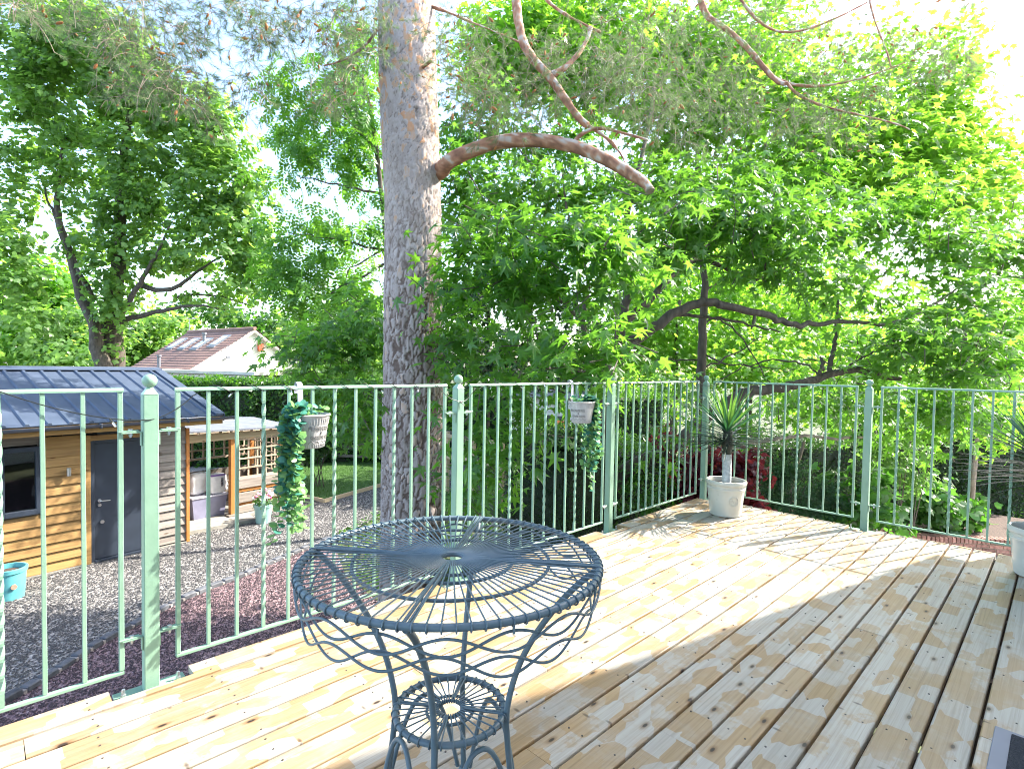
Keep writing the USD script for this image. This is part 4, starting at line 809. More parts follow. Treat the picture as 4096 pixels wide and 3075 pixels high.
v = np.array([(0.02, 0.74, 1.965), (2.62, 0.74, 1.90), (2.55, 2.45, 1.99), (0.02, 2.45, 2.16)]); 
obj('roof', MB().add(np.vstack([v, v + [0, 0, 0.035]]), np.array([(3, 2, 1, 0), (4, 5, 6, 7), (0, 1, 5, 4), (1, 2, 6, 5), (2, 3, 7, 6), (3, 0, 4, 7)])), M['shelterroof'], sh_, **K)
for i in range(12): obj('roof_batten', MB().box((0.15 + i * 0.22, 0.78, 1.945 - i * 0.0055), (0.16, 0.1, 0.016)), M['trellis'], sh_, **K)
def trellis(x0, x1, z0, z1, y, nx, nz, along='x'):
    tr = obj('trellis', MB().box(((x0 + x1) / 2, y, z0), (x1 - x0, 0.04, 0.045)) if along == 'x' else MB().box((y, (x0 + x1) / 2, z0), (0.04, x1 - x0, 0.045)), M['trellis'], sh_, **K)
    for i in range(nz):
        z = z0 + (z1 - z0) * (i + 1) / nz
        obj('slat', MB().box(((x0 + x1) / 2, y - 0.012, z), (x1 - x0, 0.016, 0.034)) if along == 'x' else MB().box((y - 0.012, (x0 + x1) / 2, z), (0.016, x1 - x0, 0.034)), M['trellis'], tr, **K)
    for i in range(nx):
        x = x0 + (x1 - x0) * (i + 0.5) / nx
        obj('slat', MB().box((x, y + 0.006, (z0 + z1) / 2), (0.034, 0.016, z1 - z0)) if along == 'x' else MB().box((y + 0.006, x, (z0 + z1) / 2), (0.016, 0.034, z1 - z0)), M['trellis'], tr, **K)
trellis(1.32, 2.35, 0.86, 1.70, 0.95, 5, 4); trellis(0.2, 2.35, 1.15, 1.75, 2.3, 9, 3); trellis(1.0, 2.25, 0.86, 1.70, 2.40, 5, 4, 'y')
for z, hh in ((0.73, 0.22), (0.42, 0.22), (0.17, 0.16)):
    obj('side_board', MB().box((1.835, 0.93 + rng.normal() * 0.006, z), (1.03, 0.025, hh), np.array([[math.cos(a), 0, -math.sin(a)], [0, 1, 0], [math.sin(a), 0, math.cos(a)]]) if (a := rng.normal() * 0.012) else None, 0.006), M['greywood'], sh_, **K)
    obj('back_board', MB().box((1.25, 2.28, z), (2.2, 0.025, hh + 0.08), None, 0.005), M['oldwood'], sh_, **K)
    obj('end_board', MB().box((2.42, 1.6, z), (0.025, 1.3, hh), None, 0.005), M['oldwood'], sh_, **K)
obj('back_rail', MB().box((1.835, 0.965, 0.58), (1.03, 0.03, 0.07)).box((1.835, 0.965, 0.28), (1.03, 0.03, 0.06)), M['orangepost'], sh_, **K)
def shl(x, y, z):
    c, s = math.cos(SA), math.sin(SA); return np.array([2.84 + x * c - y * s, 11.49 + x * s + y * c, ZG + z])
bx = thing('storage_box', 'lilac grey plastic storage box inside the timber shelter', 'storage box', shl(0.88, 1.32, 0.075), SA)
o = lambda v: np.asarray(v)
tp_, bt = np.array([(-.36, -.22, .44), (.36, -.22, .44), (.36, .22, .44), (-.36, .22, .44)]), np.array([(-.31, -.18, 0), (.31, -.18, 0), (.31, .18, 0), (-.31, .18, 0)])
obj('tub', MB().add(np.vstack([bt, tp_]), np.array([(3, 2, 1, 0), (0, 1, 5, 4), (1, 2, 6, 5), (2, 3, 7, 6), (3, 0, 4, 7)])), M['boxplastic'], bx, **K)
obj('lid', MB().box((0, 0, 0.455), (0.76, 0.48, 0.035), None, 0.012), M['lid'], bx, **K)
def sack(name, label, loc, rz, size, seed, text=False):
    t = thing(name, label, 'sack', loc, rz); s = trimesh.creation.icosphere(3); v = np.array(s.vertices); v = np.sign(v) * np.abs(v) ** 0.45 * np.array(size) / 2
    v += (meshkit.fbm(v * 9 + seed, 3)[:, None] - 0.5) * 0.05 * unit(v); v[:, 2] += size[2] / 2; obj('sack_body', MB().add(v, s.faces), M['bag'], t, smooth=True, **K)
    if text:
        tm = meshkit.text_mesh('Stone', 0.05, 0.003, bold=True); q = np.array(tm.vertices); q = np.column_stack([0.06 - q[:, 1], -size[1] / 2 - 0.012 - q[:, 2] * 1, 0.34 - q[:, 0]]); obj('print', MB().add(q, tm.faces), M['ink'], t, **K)
    return t
s1 = sack('plastic_sack', 'white printed sack standing on the storage box', shl(1.06, 1.2, 0.55), SA - 0.1, (0.36, 0.2, 0.44), 2)
obj('purple_band', MB().box((0.0, -0.0, 0.405), (0.30, 0.215, 0.03), None, 0.008), M['purple'], s1, **K)
mb = MB()
for i in range(7): mb.box((0.07 + 0.004 * (i % 2), -0.113, 0.33 - i * 0.026), (0.045, 0.006, 0.016 + 0.004 * (i % 3)), None)
obj('print', mb, M['ink'], s1, **K)
sack('plastic_sack', 'slumped white sack behind the shelter post', shl(1.2, 1.42, 0.55), SA, (0.34, 0.3, 0.20), 9)
sack('plastic_sack', 'plain grey white sack behind the printed one', shl(0.78, 1.38, 0.55), SA + 0.2, (0.46, 0.24, 0.47), 5)
logs = thing('log_pile', 'dark split logs stacked at the back of the timber shelter', 'logs', shl(0.5, 2.0, 0.08), SA)
for i in range(26):
    x, z = 0.0 + (i % 7) * 0.16 - 0.35, 0.08 + (i // 7) * 0.14; a = np.arange(5) / 5 * 2 * PI + rng.random() * 6
    obj('log', MB().prism([(x + 0.075 * math.cos(q) * rng.uniform(.7, 1.1), z + 0.075 * math.sin(q) * rng.uniform(.7, 1.1)) for q in np.sort(a)], 0.0, 0.28, np.array([[1, 0, 0, 0], [0, 0, 1, -0.2 + rng.normal() * 0.02], [0, 1, 0, 0], [0, 0, 0, 1]])), M['oldwood'], logs, **K)
def planter(name, label, loc, r0, r1, h, mat, cat='flower pot'):
    t = thing(name, label, cat, loc)
    obj('pot', MB().lathe([(0.0001, 0.0), (r0, 0.0), (r0 + 0.004, 0.01), (r1 - 0.006, h * 0.86), (r1 + 0.008, h * 0.87), (r1 + 0.010, h - 0.006), (r1 + 0.004, h), (r1 - 0.018, h), (r1 - 0.026, h * 0.84)], n=40), mat, t, smooth=35, **K)
    obj('soil', MB().lathe([(0.0001, h * 0.86), (r1 - 0.022, h * 0.85)], n=24), M['soil'], t, **K); return t
fp = planter('flower_pot', 'sage green bucket pot of pink and red flowers by the shelter', shl(1.53, 0.154, 0), 0.135, 0.185, 0.40, M['bucketgreen'])
c_ = shl(1.53, 0.154, 0.40); n = 420; d = rnd(n) * [1, 1, 0.75]; P = c_ + d * rng.uniform(0.08, 0.25, (n, 1)) + [0, 0, 0.08]
obj('foliage', place(kite(0.6), P, unit(d + rng.normal(size=d.shape) * .5 + [0, 0, .6]), rnd(n), rng.uniform(0.035, 0.06, n)), M['vine'], fp, kind='stuff')
for i in range(26):
    q = rng.uniform(0, 2 * PI); e = c_ + np.array([math.cos(q) * rng.uniform(.05, .24), math.sin(q) * rng.uniform(.05, .24), rng.uniform(0.13, 0.30)]); a = np.arange(5) * 1.2566
    obj('flower', place(roundleaf(), np.tile(e, (5, 1)), unit(np.tile([0.2, -0.8, 0.7], (5, 1)) + rng.normal(size=(5, 3)) * .15), np.column_stack([np.cos(a), np.sin(a) * 0.6, np.sin(a)]), 0.034), M['petal_pink'] if i % 2 else M['petal_mix'], fp)
tp = planter('teal_pot', 'turquoise glazed pot on the gravel at the left edge', (0.30, 10.42, ZG), 0.17, 0.205, 0.44, M['tealglaze'], 'pot')
obj('clay_spot', MB().tube([np.array((0.30 + 0.05, 10.42 - 0.182, ZG + 0.2)), np.array((0.30 + 0.052, 10.42 - 0.2, ZG + 0.2))], 0.035, 12), M['terracotta'], tp)

# far house
th_ = 3.303; GX, KX = np.array([math.cos(th_), math.sin(th_), 0]), np.array([-math.sin(th_), math.cos(th_), 0]); w_, Lh, zr_, ze_ = 2.65, 6.381, 2.751, 0.876
GX = np.array([math.cos(th_), math.sin(th_), 0]); A0 = np.array([9.079, 26.216, 0.0]); w_ = -2.65; Lh = -6.381 * -1 if False else -6.381
Hp = lambda g, k, z: A0 + GX * g * w_ + KX * k * Lh + np.array([0, 0, z])
hs = thing('house', 'white rendered house with red tiled roof and skylights beyond the hedge', 'house', (*A0[:2], ZG))
gb = np.array([Hp(-1, 0, ZG), Hp(1, 0, ZG), Hp(1, 0, ze_), Hp(0, 0, zr_ - 0.03), Hp(-1, 0, ze_)]); bk = gb + KX * Lh
obj('wall', MB().add(np.vstack([gb, bk]), np.array([(0, 1, 2), (0, 2, 4), (2, 3, 4), (5, 7, 6), (5, 9, 7), (7, 9, 8), (0, 4, 9), (0, 9, 5), (1, 6, 7), (1, 7, 2)])), M['whitewall'], hs)
def roofslope(sg):
    mb = MB(); n = 17
    for i in range(n):
        f0, f1 = i / n, (i + 1) / n; f0, f1 = 1.06 - f0 * 1.06, 1.06 - f1 * 1.06; zf = lambda f: zr_ - f * (zr_ - ze_)
        a, b, c, d = Hp(sg * f0, -0.03, zf(f0) + 0.05), Hp(sg * f0, 1.02, zf(f0) + 0.05), Hp(sg * f1, 1.02, zf(f1) + 0.012), Hp(sg * f1, -0.03, zf(f1) + 0.03); lo = np.array([0, 0, -0.05])
        mb.add(np.array([a, b, c, d, a + lo, b + lo]), np.array([(0, 1, 2), (0, 2, 3), (4, 5, 1), (4, 1, 0)]))
    return mb
rf = obj('roof', roofslope(-1), M['tiles'], hs); obj('roof', roofslope(1), M['tiles'], hs)
obj('ridge_tiles', MB().tube([Hp(0, -0.03, zr_ + 0.03), Hp(0, 1.02, zr_ + 0.03)], 0.09, 8), M['tiles'], rf)
obj('barge_board', MB().tube([Hp(-1.05, -0.02, ze_ - 0.08), Hp(0, -0.02, zr_ - 0.08)], 0.07, 4).tube([Hp(1.05, -0.02, ze_ - 0.08), Hp(0, -0.02, zr_ - 0.08)], 0.07, 4), M['whitewall'], hs)
def onroof(px_, py_):
    r = FW + RT * ((px_ - 2048) / FPX) - UP * ((py_ - 1537.5) / FPX); a, b, c = Hp(-1, 0, ze_), Hp(-1, 1, ze_), Hp(0, 0, zr_); nn = np.cross(b - a, c - a); t = ((a - EYE) @ nn) / (r @ nn); q = EYE + r * t
    return -((q - A0) @ GX) / w_, ((q - A0) @ KX) / Lh
for px_, py_ in ((706, 1380), (756, 1380), (806, 1381), (876, 1370)):
    g, k = onroof(px_, py_); zf = lambda f: zr_ - f * (zr_ - ze_) + 0.10; q = [(-(g - .15), k - .055), (-(g - .15), k + .055), (-(g + .15), k + .055), (-(g + .15), k - .055)]
    v = np.array([Hp(a, b, zf(-a)) for a, b in q]); sk = obj('skylight', MB().add(np.vstack([v, v - [0, 0, .1]]), np.array([(0, 1, 2, 3), (0, 4, 5, 1), (1, 5, 6, 2), (2, 6, 7, 3), (3, 7, 4, 0)])), M['galv'], rf)
    c = v.mean(0); v = c + (v - c) * 0.8 + [0, 0, .012]; obj('pane', MB().add(v, np.array([(0, 1, 2, 3)])), M['skylight'], sk)
for px_, py_, hh in ((817, 1372, 0.5), (636, 1473, 0.62)):
    g, k = onroof(px_, py_); p = Hp(-g, k, zr_ - g * (zr_ - ze_)); obj('vent_pipe', MB().tube([p, p + [0, 0, hh - .1], p + [0, 0, hh - .09], p + [0, 0, hh]], [0.07, 0.07, 0.1, 0.1], 10), M['galv'], rf)
p = Hp(0, 1.0, zr_); mb = MB().tube([p, p + [0, 0, 0.75]], 0.02, 6).tube([p + [-.25, 0, .7], p + [.35, 0.1, .75]], 0.015, 5)
for i in range(6): mb.tube([p + [-.25 + i * .11, -.15, .70 + i * .009], p + [-.25 + i * .11, .15, .70 + i * .009]], 0.01, 4)
obj('aerial', mb, M['galv'], hs)
gp = lambda g, z, o=0.0: Hp(g, 0, z) - KX * Lh / abs(Lh) * o
c = gp(0.12, 1.95, 0.08); Rg = np.column_stack([GX, KX, [0, 0, 1]]); obj('alarm_box', MB().box(c, (0.26, 0.12, 0.38), Rg, 0.02), M['redpaint'], hs)
c = gp(-0.45, 1.45, 0.12); obj('security_lamp', MB().box(c, (0.16, 0.12, 0.12), Rg, 0.01).tube([c, gp(-0.52, 1.3, 0.02)], 0.02, 5), M['galv'], hs)
e0, e1 = at(586, 1482, 22.4), at(1030, 1489, 20.2)
ax = unit((e1 - e0) * [1, 1, 0]); ay = np.array([-ax[1], ax[0], 0]); mid = (e0 + e1) / 2; mid[2] = 0; ln = np.linalg.norm((e1 - e0)[:2]); Re = np.column_stack([ax, ay, [0, 0, 1]]); zt = e0[2]
obj('flat_roof', MB().box(mid + ay * 0.95 + [0, 0, zt], (ln, 2.2, 0.12), Re), M['fascia'], hs); obj('extension_wall', MB().box(mid + ay * 1.1 + [0, 0, (ZG + zt - .08) / 2], (ln - 0.5, 2.0, zt - ZG - 0.1), Re), M['whitewall'], hs)

# house beside the deck (just out of the picture on the right): its gable throws the big shadow
yw, x0h, z0h = -0.46, 7.48, 2.53; sl_ = 0.584; xa = 2.2; za = z0h + (x0h - xa) / sl_
nh = thing('gabled_house', 'white rendered gabled house beside the deck that throws the long shadow', 'house', (xa, -3.0, ZG))
obj('wall', MB().prism([(2 * xa - x0h + .3, ZG), (x0h - .3, ZG), (x0h - .3, z0h + .2), (xa, za - .5), (2 * xa - x0h + .3, z0h + .2)], -0.02, 6.5, np.array([[1, 0, 0, 0], [0, 0, -1, yw - 0.06], [0, 1, 0, 0], [0, 0, 0, 1]])), M['whitewall'], nh)
for s_ in (1, -1):
    a, b = np.array([xa, yw + 0.04, za]), np.array([xa + s_ * (x0h - xa), yw + 0.04, z0h]); dn = unit(np.array([-(b - a)[2] * s_, 0, (b - a)[0] * s_])) * -0.15 * s_ * s_
    v = np.array([a, b, b + [0, -7, 0], a + [0, -7, 0]]); o2 = np.array([-s_ * 0.12, 0, -0.06]); obj('roof', MB().add(np.vstack([v, v + o2]), np.array([(0, 1, 2, 3), (7, 6, 5, 4), (0, 4, 5, 1), (1, 5, 6, 2), (2, 6, 7, 3)])), M['tiles'], nh)

# outbuilding, bin, back fence
ob = thing('outbuilding', 'pale weatherboarded outbuilding glimpsed behind the yew hedge', 'outbuilding', (*at(2150, 1700, 14)[:2], ZG))
p0, p1 = at(2040, 1700, 14.5), at(2370, 1700, 13.6); ax = unit((p1 - p0) * [1, 1, 0]); ay = np.array([-ax[1], ax[0], 0]); ln = np.linalg.norm((p1 - p0)[:2]); Ro = np.column_stack([ax, ay, [0, 0, 1]]); b0 = np.array([*p0[:2], ZG])
P3 = lambda a, b, z: b0 + ax * a + ay * b + np.array([0, 0, z])
obj('wall', MB().box(P3(ln / 2, 1.3, 1.3), (ln, 2.4, 2.6), Ro), M['siding'], ob)
for i in range(16): obj('weatherboard', MB().box(P3(ln / 2, 0.085 - 0.0, 0.09 + i * 0.16), (ln, 0.03, 0.15), Ro @ np.array([[1, 0, 0], [0, 1, 0.12], [0, -0.12, 1]]), 0.004), M['siding'], ob)
obj('roof', MB().box(P3(ln / 2, 1.2, 2.68), (ln + .3, 3.0, 0.08), Ro), M['galv'], ob)
ww = obj('window', MB().box(P3(1.1, 0.05, 1.75), (0.85, 0.06, 0.95), Ro), M['siding'], ob); obj('pane', MB().box(P3(1.1, 0.015, 1.75), (0.72, 0.01, 0.82), Ro), M['anthracite'], ww)
bl = at(2145, 1745, 12.4); bn = thing('wheelie_bin', 'dark green wheelie bin beside the pale outbuilding', 'bin', (*bl[:2], ZG + 0.7)); bl[2] = ZG + 0.7
obj('body', MB().add(np.array([(-.24, -.24, 0), (.24, -.24, 0), (.24, .24, 0), (-.24, .24, 0), (-.29, -.30, 1.0), (.29, -.30, 1.0), (.29, .34, 1.0), (-.29, .34, 1.0)]) @ Ro.T + bl, np.array([(3, 2, 1, 0), (0, 1, 5, 4), (1, 2, 6, 5), (2, 3, 7, 6), (3, 0, 4, 7), (4, 5, 6, 7)])), M['bin'], bn)
obj('lid', MB().box(bl + [0, 0, 1.035], (0.62, 0.70, 0.06), Ro, 0.02), M['bin'], bn); obj('plinth', MB().box(bl + [0, 0, -0.35], (0.8, 0.8, 0.69), Ro), M['mortar'], bn)
oc = at(2245, 1718, 12.8); oc[2] -= 0.16; oo = thing('orange_tub', 'small orange red tub beside the wheelie bin', 'tub', oc); obj('tub', MB().lathe([(0.0001, 0), (0.11, 0), (0.14, 0.34), (0.15, 0.35), (0.13, 0.35), (0.1, 0.05)], oc, 20), M['redpaint'], oo); obj('stand', MB().box(oc - [0, 0, (oc[2] - ZG) / 2], (0.4, 0.4, oc[2] - ZG - .002)), M['mortar'], oo)
def rail_fence(name, label, a, b, npost, rails, h, mat):
    a, b = np.array(a[:2]), np.array(b[:2]); e = unit(b - a); ln = np.linalg.norm(b - a); R = np.array([[e[0], -e[1], 0], [e[1], e[0], 0], [0, 0, 1]])
    t = thing(name, label, 'fence', (*a, ZG))
    for i in range(npost): obj('post', MB().box((*(a + e * ln * i / (npost - 1)), ZG + h / 2), (0.1, 0.1, h), R, 0.006), mat, t)
    nn = np.array([e[1], -e[0]]) * 0.065
    for z in rails: obj('rail', MB().box((*((a + b) / 2 + nn), ZG + z), (ln + 0.1, 0.03, 0.10), R, 0.004), mat, t)
rail_fence('post_and_rail_fence', 'dark old post and rail fence behind the lawn', (7.6, 18.75), (12.6, 13.6), 5, (0.25, 0.55, 0.85, 1.15), 1.3, M['oldwood'])
a_, b_ = at(1790, 1745, 14.5), at(2010, 1715, 13.2); rail_fence('post_and_rail_fence', 'pale new topped post and rail fence right of the pine trunk', a_, b_, 3, (1.0, 1.55), 1.65, M['palefence'])

# brick planter
BP = curve([(p[0], p[1], 0) for p in ((12.7, 3.4), (12.82, 2.35), (12.86, 2.0), (13.04, 1.64), (13.5, 1.13), (13.85, 0.62), (14.3, 0.0))], 8)[:, :2]
bw = thing('brick_planter', 'low curved red brick planter wall below the right hand railing', 'planter', (*BP[0], ZG)); L = np.r_[0, np.cumsum(np.linalg.norm(np.diff(BP, axis=0), axis=1))]; core = MB()
def along(s): c = np.array([np.interp(s, L, BP[:, k]) for k in (0, 1)]); e = np.array([np.interp(s + .05, L, BP[:, k]) - np.interp(s - .05, L, BP[:, k]) for k in (0, 1)]); e /= np.linalg.norm(e); return c, np.array([[e[0], -e[1], 0], [e[1], e[0], 0], [0, 0, 1]])
for row in range(3):
    s_ = 0.06 + 0.11 * (row % 2)
    while s_ < L[-1] - 0.2:
        c, R = along(s_ + 0.1075); obj('brick', MB().box((c[0], c[1], ZG - 0.03 + row * 0.075 + 0.036) + R @ [0, 0.06, 0], (0.212, 0.105, 0.064), R, 0.004), M['brick'], bw); s_ += 0.225
s_ = 0.05
while s_ < L[-1] - 0.1:
    c, R = along(s_ + 0.033); obj('coping_brick', MB().box((c[0], c[1], ZG + 0.255) + R @ [0, 0.10, 0], (0.064, 0.215, 0.104), R, 0.005), M['brick'], bw); s_ += 0.0755
for s_ in np.arange(0.1, L[-1] - .1, 0.2): c, R = along(s_); core.box((c[0], c[1], ZG + 0.14) + R @ [0, 0.075, 0], (0.215, 0.11, 0.30), R)
obj('mortar', core, M['mortar'], bw, kind='stuff')
sp = np.vstack([BP + [0.15, 0.1], [(16.5, 0.0), (16.5, 4.5), (12.9, 4.5)]]); struct('planter_soil', sheet(sp, ZG + 0.24), M['soil'])

# ================================================================== TREES AND PLANTS
def tree(name, label, base, group=None): return thing(name, label, 'tree', (base[0], base[1], ZG), group=group)
def tone_for(mb, sc=6, lo=0.2, hi=0.7, seed=3):
    v = mb.mesh()[0]; q = meshkit.fbm(v * sc, 4, seed); return lo + (hi - lo) * np.clip((q - 0.3) / 0.4, 0, 1)

# ---- Scots pine
CL = [(-1.2, 1654, 0.345), (1.24, 1653, 0.326), (2.95, 1645, 0.304), (4.2, 1622, 0.308), (5.3, 1607, 0.298), (8.5, 1560, 0.25)]
zc = np.array([c[0] for c in CL]); ctr = np.array([at(c[1], 1480, 6.0)[:2] for c in CL]); rc = np.array([c[2] for c in CL])
pine = tree('pine_tree', 'tall pine with flaking orange and grey bark and a sawn off arching limb', ctr[0])
nz, nt = 660, 190; zz = np.linspace(ZG - 0.05, 5.9, nz); tt = np.arange(nt) / nt * 2 * PI
Z, T = np.meshgrid(zz, tt, indexing='ij'); r0 = np.interp(Z, zc, rc) + 0.16 * np.clip((-1.0 - Z) / 1.2, 0, 1) ** 2
cx_, cy_ = np.interp(Z, zc, ctr[:, 0]), np.interp(Z, zc, ctr[:, 1])
hi_ = np.clip((Z - 1.6) / 2.2, 0, 1)                       # 0: thick furrowed plates below, 1: thin papery flakes above
U_ = T * 0.31; per = 2 * PI * 0.31
def cells(su, sv, seed, warp):
    g = np.random.default_rng(seed); n = int(per / su * 8.2 / sv); S = np.column_stack([g.uniform(0, per, n), g.uniform(-2.3, 6.1, n)])
    S3 = np.vstack([S, S + [per, 0], S - [per, 0]]) / [su, sv]
    wp = meshkit.fbm(np.stack([np.cos(T) * 2.2, np.sin(T) * 2.2, Z * 2.2], -1) * 2.0, 3, seed) - 0.5; wq = meshkit.fbm(np.stack([np.cos(T), np.sin(T), Z * 2], -1) * 5, 3, seed + 7) - 0.5
    q = np.stack([(U_ + warp * wp * 0.10 + wq * 0.03) / su, (Z + warp * wq * 0.16) / sv], -1).reshape(-1, 2)
    d, i = cKDTree(S3).query(q, k=2); return (d[:, 1] - d[:, 0]).reshape(Z.shape), (g.random(n)[i[:, 0] % n]).reshape(Z.shape), (g.random(n)[i[:, 0] % n]).reshape(Z.shape)
e1, a1, b1 = cells(0.045, 0.13, 3, 1.0); e2, a2, b2 = cells(0.042, 0.062, 4, 0.9)
fine = meshkit.fbm(np.stack([np.cos(T) * 0.31, np.sin(T) * 0.31, Z * 0.45], -1) * 42, 4, 9) - 0.5
gr1 = np.clip(e1 / 0.42, 0, 1); gr2 = np.clip(e2 / 0.16, 0, 1)
big = meshkit.fbm(np.stack([np.cos(T), np.sin(T), Z * 0.6], -1) * 1.6, 3, 12)
disp = (1 - hi_) * (-0.020 * (1 - gr1) ** 1.6 + 0.010 * (a1 - 0.5)) + hi_ * (-0.005 * (1 - gr2) + 0.009 * (a2 - 0.5)) + 0.010 * fine + 0.012 * (big - 0.5)
tone = (1 - hi_) * np.where(gr1 < 0.28, -0.16 + gr1 * 0.7, 0.20 + 0.20 * a1 + (a1 > 0.92) * 0.16) + hi_ * np.where(gr2 < 0.3, 0.15 + 0.3 * (a2 > .5), np.where(b2 + (big - 0.5) * 0.9 > 0.66, 0.56 + 0.22 * a2, 0.32 + 0.14 * a2))
for zk, tk in ((3.9, 4.35), (1.95, 4.55), (2.1, 4.95), (0.9, 4.75)):      # knots
    d = np.hypot((T - tk) * 0.31, (Z - zk) * 0.8); disp += 0.02 * np.exp(-(d / 0.04) ** 2) - 0.03 * np.exp(-(d / 0.015) ** 2); tone -= 0.25 * np.exp(-(d / 0.025) ** 2)
R_ = r0 + disp; V = np.stack([cx_ + R_ * np.cos(T), cy_ + R_ * np.sin(T), Z], -1).reshape(-1, 3)
ii, jj = np.meshgrid(np.arange(nz - 1), np.arange(nt), indexing='ij'); a_ = ii * nt + jj; b_ = ii * nt + (jj + 1) % nt
obj('trunk', (V, np.stack([a_, b_, b_ + nt, a_ + nt], -1).reshape(-1, 4)), M['pinebark'], pine, smooth=True, tone=np.clip(tone, 0, 0.8).ravel())
mb = MB(); mb.tube([(*ctr[4] * 1.0, 5.85), (*((ctr[4] + ctr[5]) / 2), 7.2), (*ctr[5], 9.0)], [0.29, 0.25, 0.14], 16); obj('upper_trunk', mb, M['redbark'], pine, smooth=True, tone=tone_for(mb))
def barklimb(name, P, r0, r1, mat='redbark', n=14, lump=0.012, sub=10, cut=False):
    mb = MB(); Q = curve(P, sub); r = np.linspace(r0, r1, len(Q)); mb.tube(Q, r, n); v, f = mb.mesh()
    ring_ = np.repeat(np.arange(len(Q)), n); c = Q[ring_]; k = len(ring_); dv = unit(v[:k] - c); v[:k] += dv * ((meshkit.fbm(v[:k] * 11, 4, 2)[:, None] - 0.5) * lump * 2)
    q = meshkit.fbm(v * 19, 4, 8); up = np.zeros(len(v)); up[:k] = dv[:, 2]
    tone = np.clip(0.28 + 2.4 * (q - 0.5) + 0.20 * up, 0.0, 0.78); obj(name, (v, f), M[mat], pine, smooth=True, tone=tone)
    return Q
SP_ = at(1653, 690, 6.0)
Q1 = barklimb('sawn_limb', px((1690, 715, 6.0), (1765, 680, 5.85), (1800, 645, 5.75), (1950, 580, 5.6), (2150, 562, 5.45), (2350, 605, 5.3), (2480, 672, 5.2), (2560, 720, 5.15), (2600, 762, 5.1)), 0.088, 0.043, n=18, lump=0.016)
obj('sawn_end', MB().tube([Q1[-1] + unit(Q1[-1] - Q1[-2]) * 0.001, Q1[-1] + unit(Q1[-1] - Q1[-2]) * 0.012], [0.043, 0.040], 16), M['palebark'], pine)
barklimb('dead_stub', px((2290, 590, 5.36), (2318, 545, 5.34), (2370, 517, 5.32), (2440, 520, 5.25), (2590, 560, 5.15)), 0.022, 0.011, 'redbark', 9, 0.004)
barklimb('dead_stub', px((1672, 288, 5.72), (1692, 270, 5.66), (1725, 244, 5.55)), 0.020, 0.016, 'redbark', 8, 0.004)
QB = [barklimb('limb', px((2040, -160, 5.6), (2062, -40, 5.6), (2070, 60, 5.6), (2098, 180, 5.55), (2160, 268, 5.5), (2230, 352, 5.45), (2290, 440, 5.4), (2352, 502, 5.4)), 0.052, 0.034),
      barklimb('limb', px((2200, 300, 5.5), (2262, 268, 5.5), (2325, 200, 5.55), (2362, 110, 5.6)), 0.034, 0.02),
      barklimb('limb', px((2352, 502, 5.4), (2450, 575, 5.4), (2500, 655, 5.4)), 0.022, 0.008, n=9),
      barklimb('limb', px((2780, -80, 7.4), (2805, 10, 7.4), (2835, 70, 7.4), (2900, 115, 7.35), (3000, 205, 7.3), (3080, 300, 7.2), (3150, 335, 7.1)), 0.045, 0.028),
      barklimb('limb', px((3080, 300, 7.2), (3230, 345, 7.1), (3420, 320, 7.0), (3620, 250, 6.9)), 0.024, 0.008, n=9),
      barklimb('limb', px((3150, 335, 7.1), (3280, 420, 7.0), (3480, 470, 6.9), (3640, 520, 6.8)), 0.02, 0.006, n=9),
      barklimb('limb', px((2920, -60, 7.2), (3010, 60, 7.2), (3140, 130, 7.2), (3330, 80, 7.2), (3470, 10, 7.2)), 0.02, 0.01, n=9),
      barklimb('limb', px((3480, -40, 7.2), (3495, 70, 7.2), (3540, 190, 7.1), (3560, 270, 7.0)), 0.016, 0.006, n=8),
      barklimb('limb', px((1715, 25, 5.8), (1790, 50, 5.8), (1900, 95, 5.8), (2010, 140, 5.75), (2090, 175, 5.7)), 0.018, 0.007, n=9),
      barklimb('limb', px((2170, -20, 5.9), (2240, 45, 5.85), (2330, 95, 5.8), (2400, 130, 5.75)), 0.018, 0.010, n=9),
      barklimb('limb', px((1505, 120, 5.9), (1440, 200, 5.7), (1350, 250, 5.5), (1280, 260, 5.3)), 0.018, 0.006, n=9)]
# needle sprays on drooping twigs
tw, SH, DR = MB(), [], []
def pine_spray(cx, cy, rx, ry, d, k, hang=1.0):
    s = d / FPX
    for _ in range(k):
        q = rng.normal(size=2) * 0.5; q /= max(1.0, np.linalg.norm(q)); p0 = at(cx + rx * q[0], cy + ry * q[1] - 55, d + rng.normal() * 0.45)
        if lit_deck(p0[None])[0]: continue
        dr = unit(np.array([rng.normal(), rng.normal(), -0.5 * hang])); L = rng.uniform(0.18, 0.5); e = p0 + dr * L * 0.6 + [0, 0, -0.25 * hang * L]
        P = [p0, p0 + dr * L * 0.35, e]; Q = curve(P, 4); tw.tube(Q, [0.003] * 2 + [0.0019] * (len(Q) - 2), 4, cap=False)
        for j in range(rng.integers(2, 5)):
            b = Q[rng.integers(3, len(Q))]; dd = unit(unit(Q[-1] - Q[0]) + rng.normal(size=3) * 0.7 + [0, 0, 0.25]); ll = rng.uniform(0.05, 0.14)
            tw.tube([b, b + dd * ll], 0.0015, 3, cap=False); SH.append(b + dd * ll * 0.15); DR.append(dd * ll)
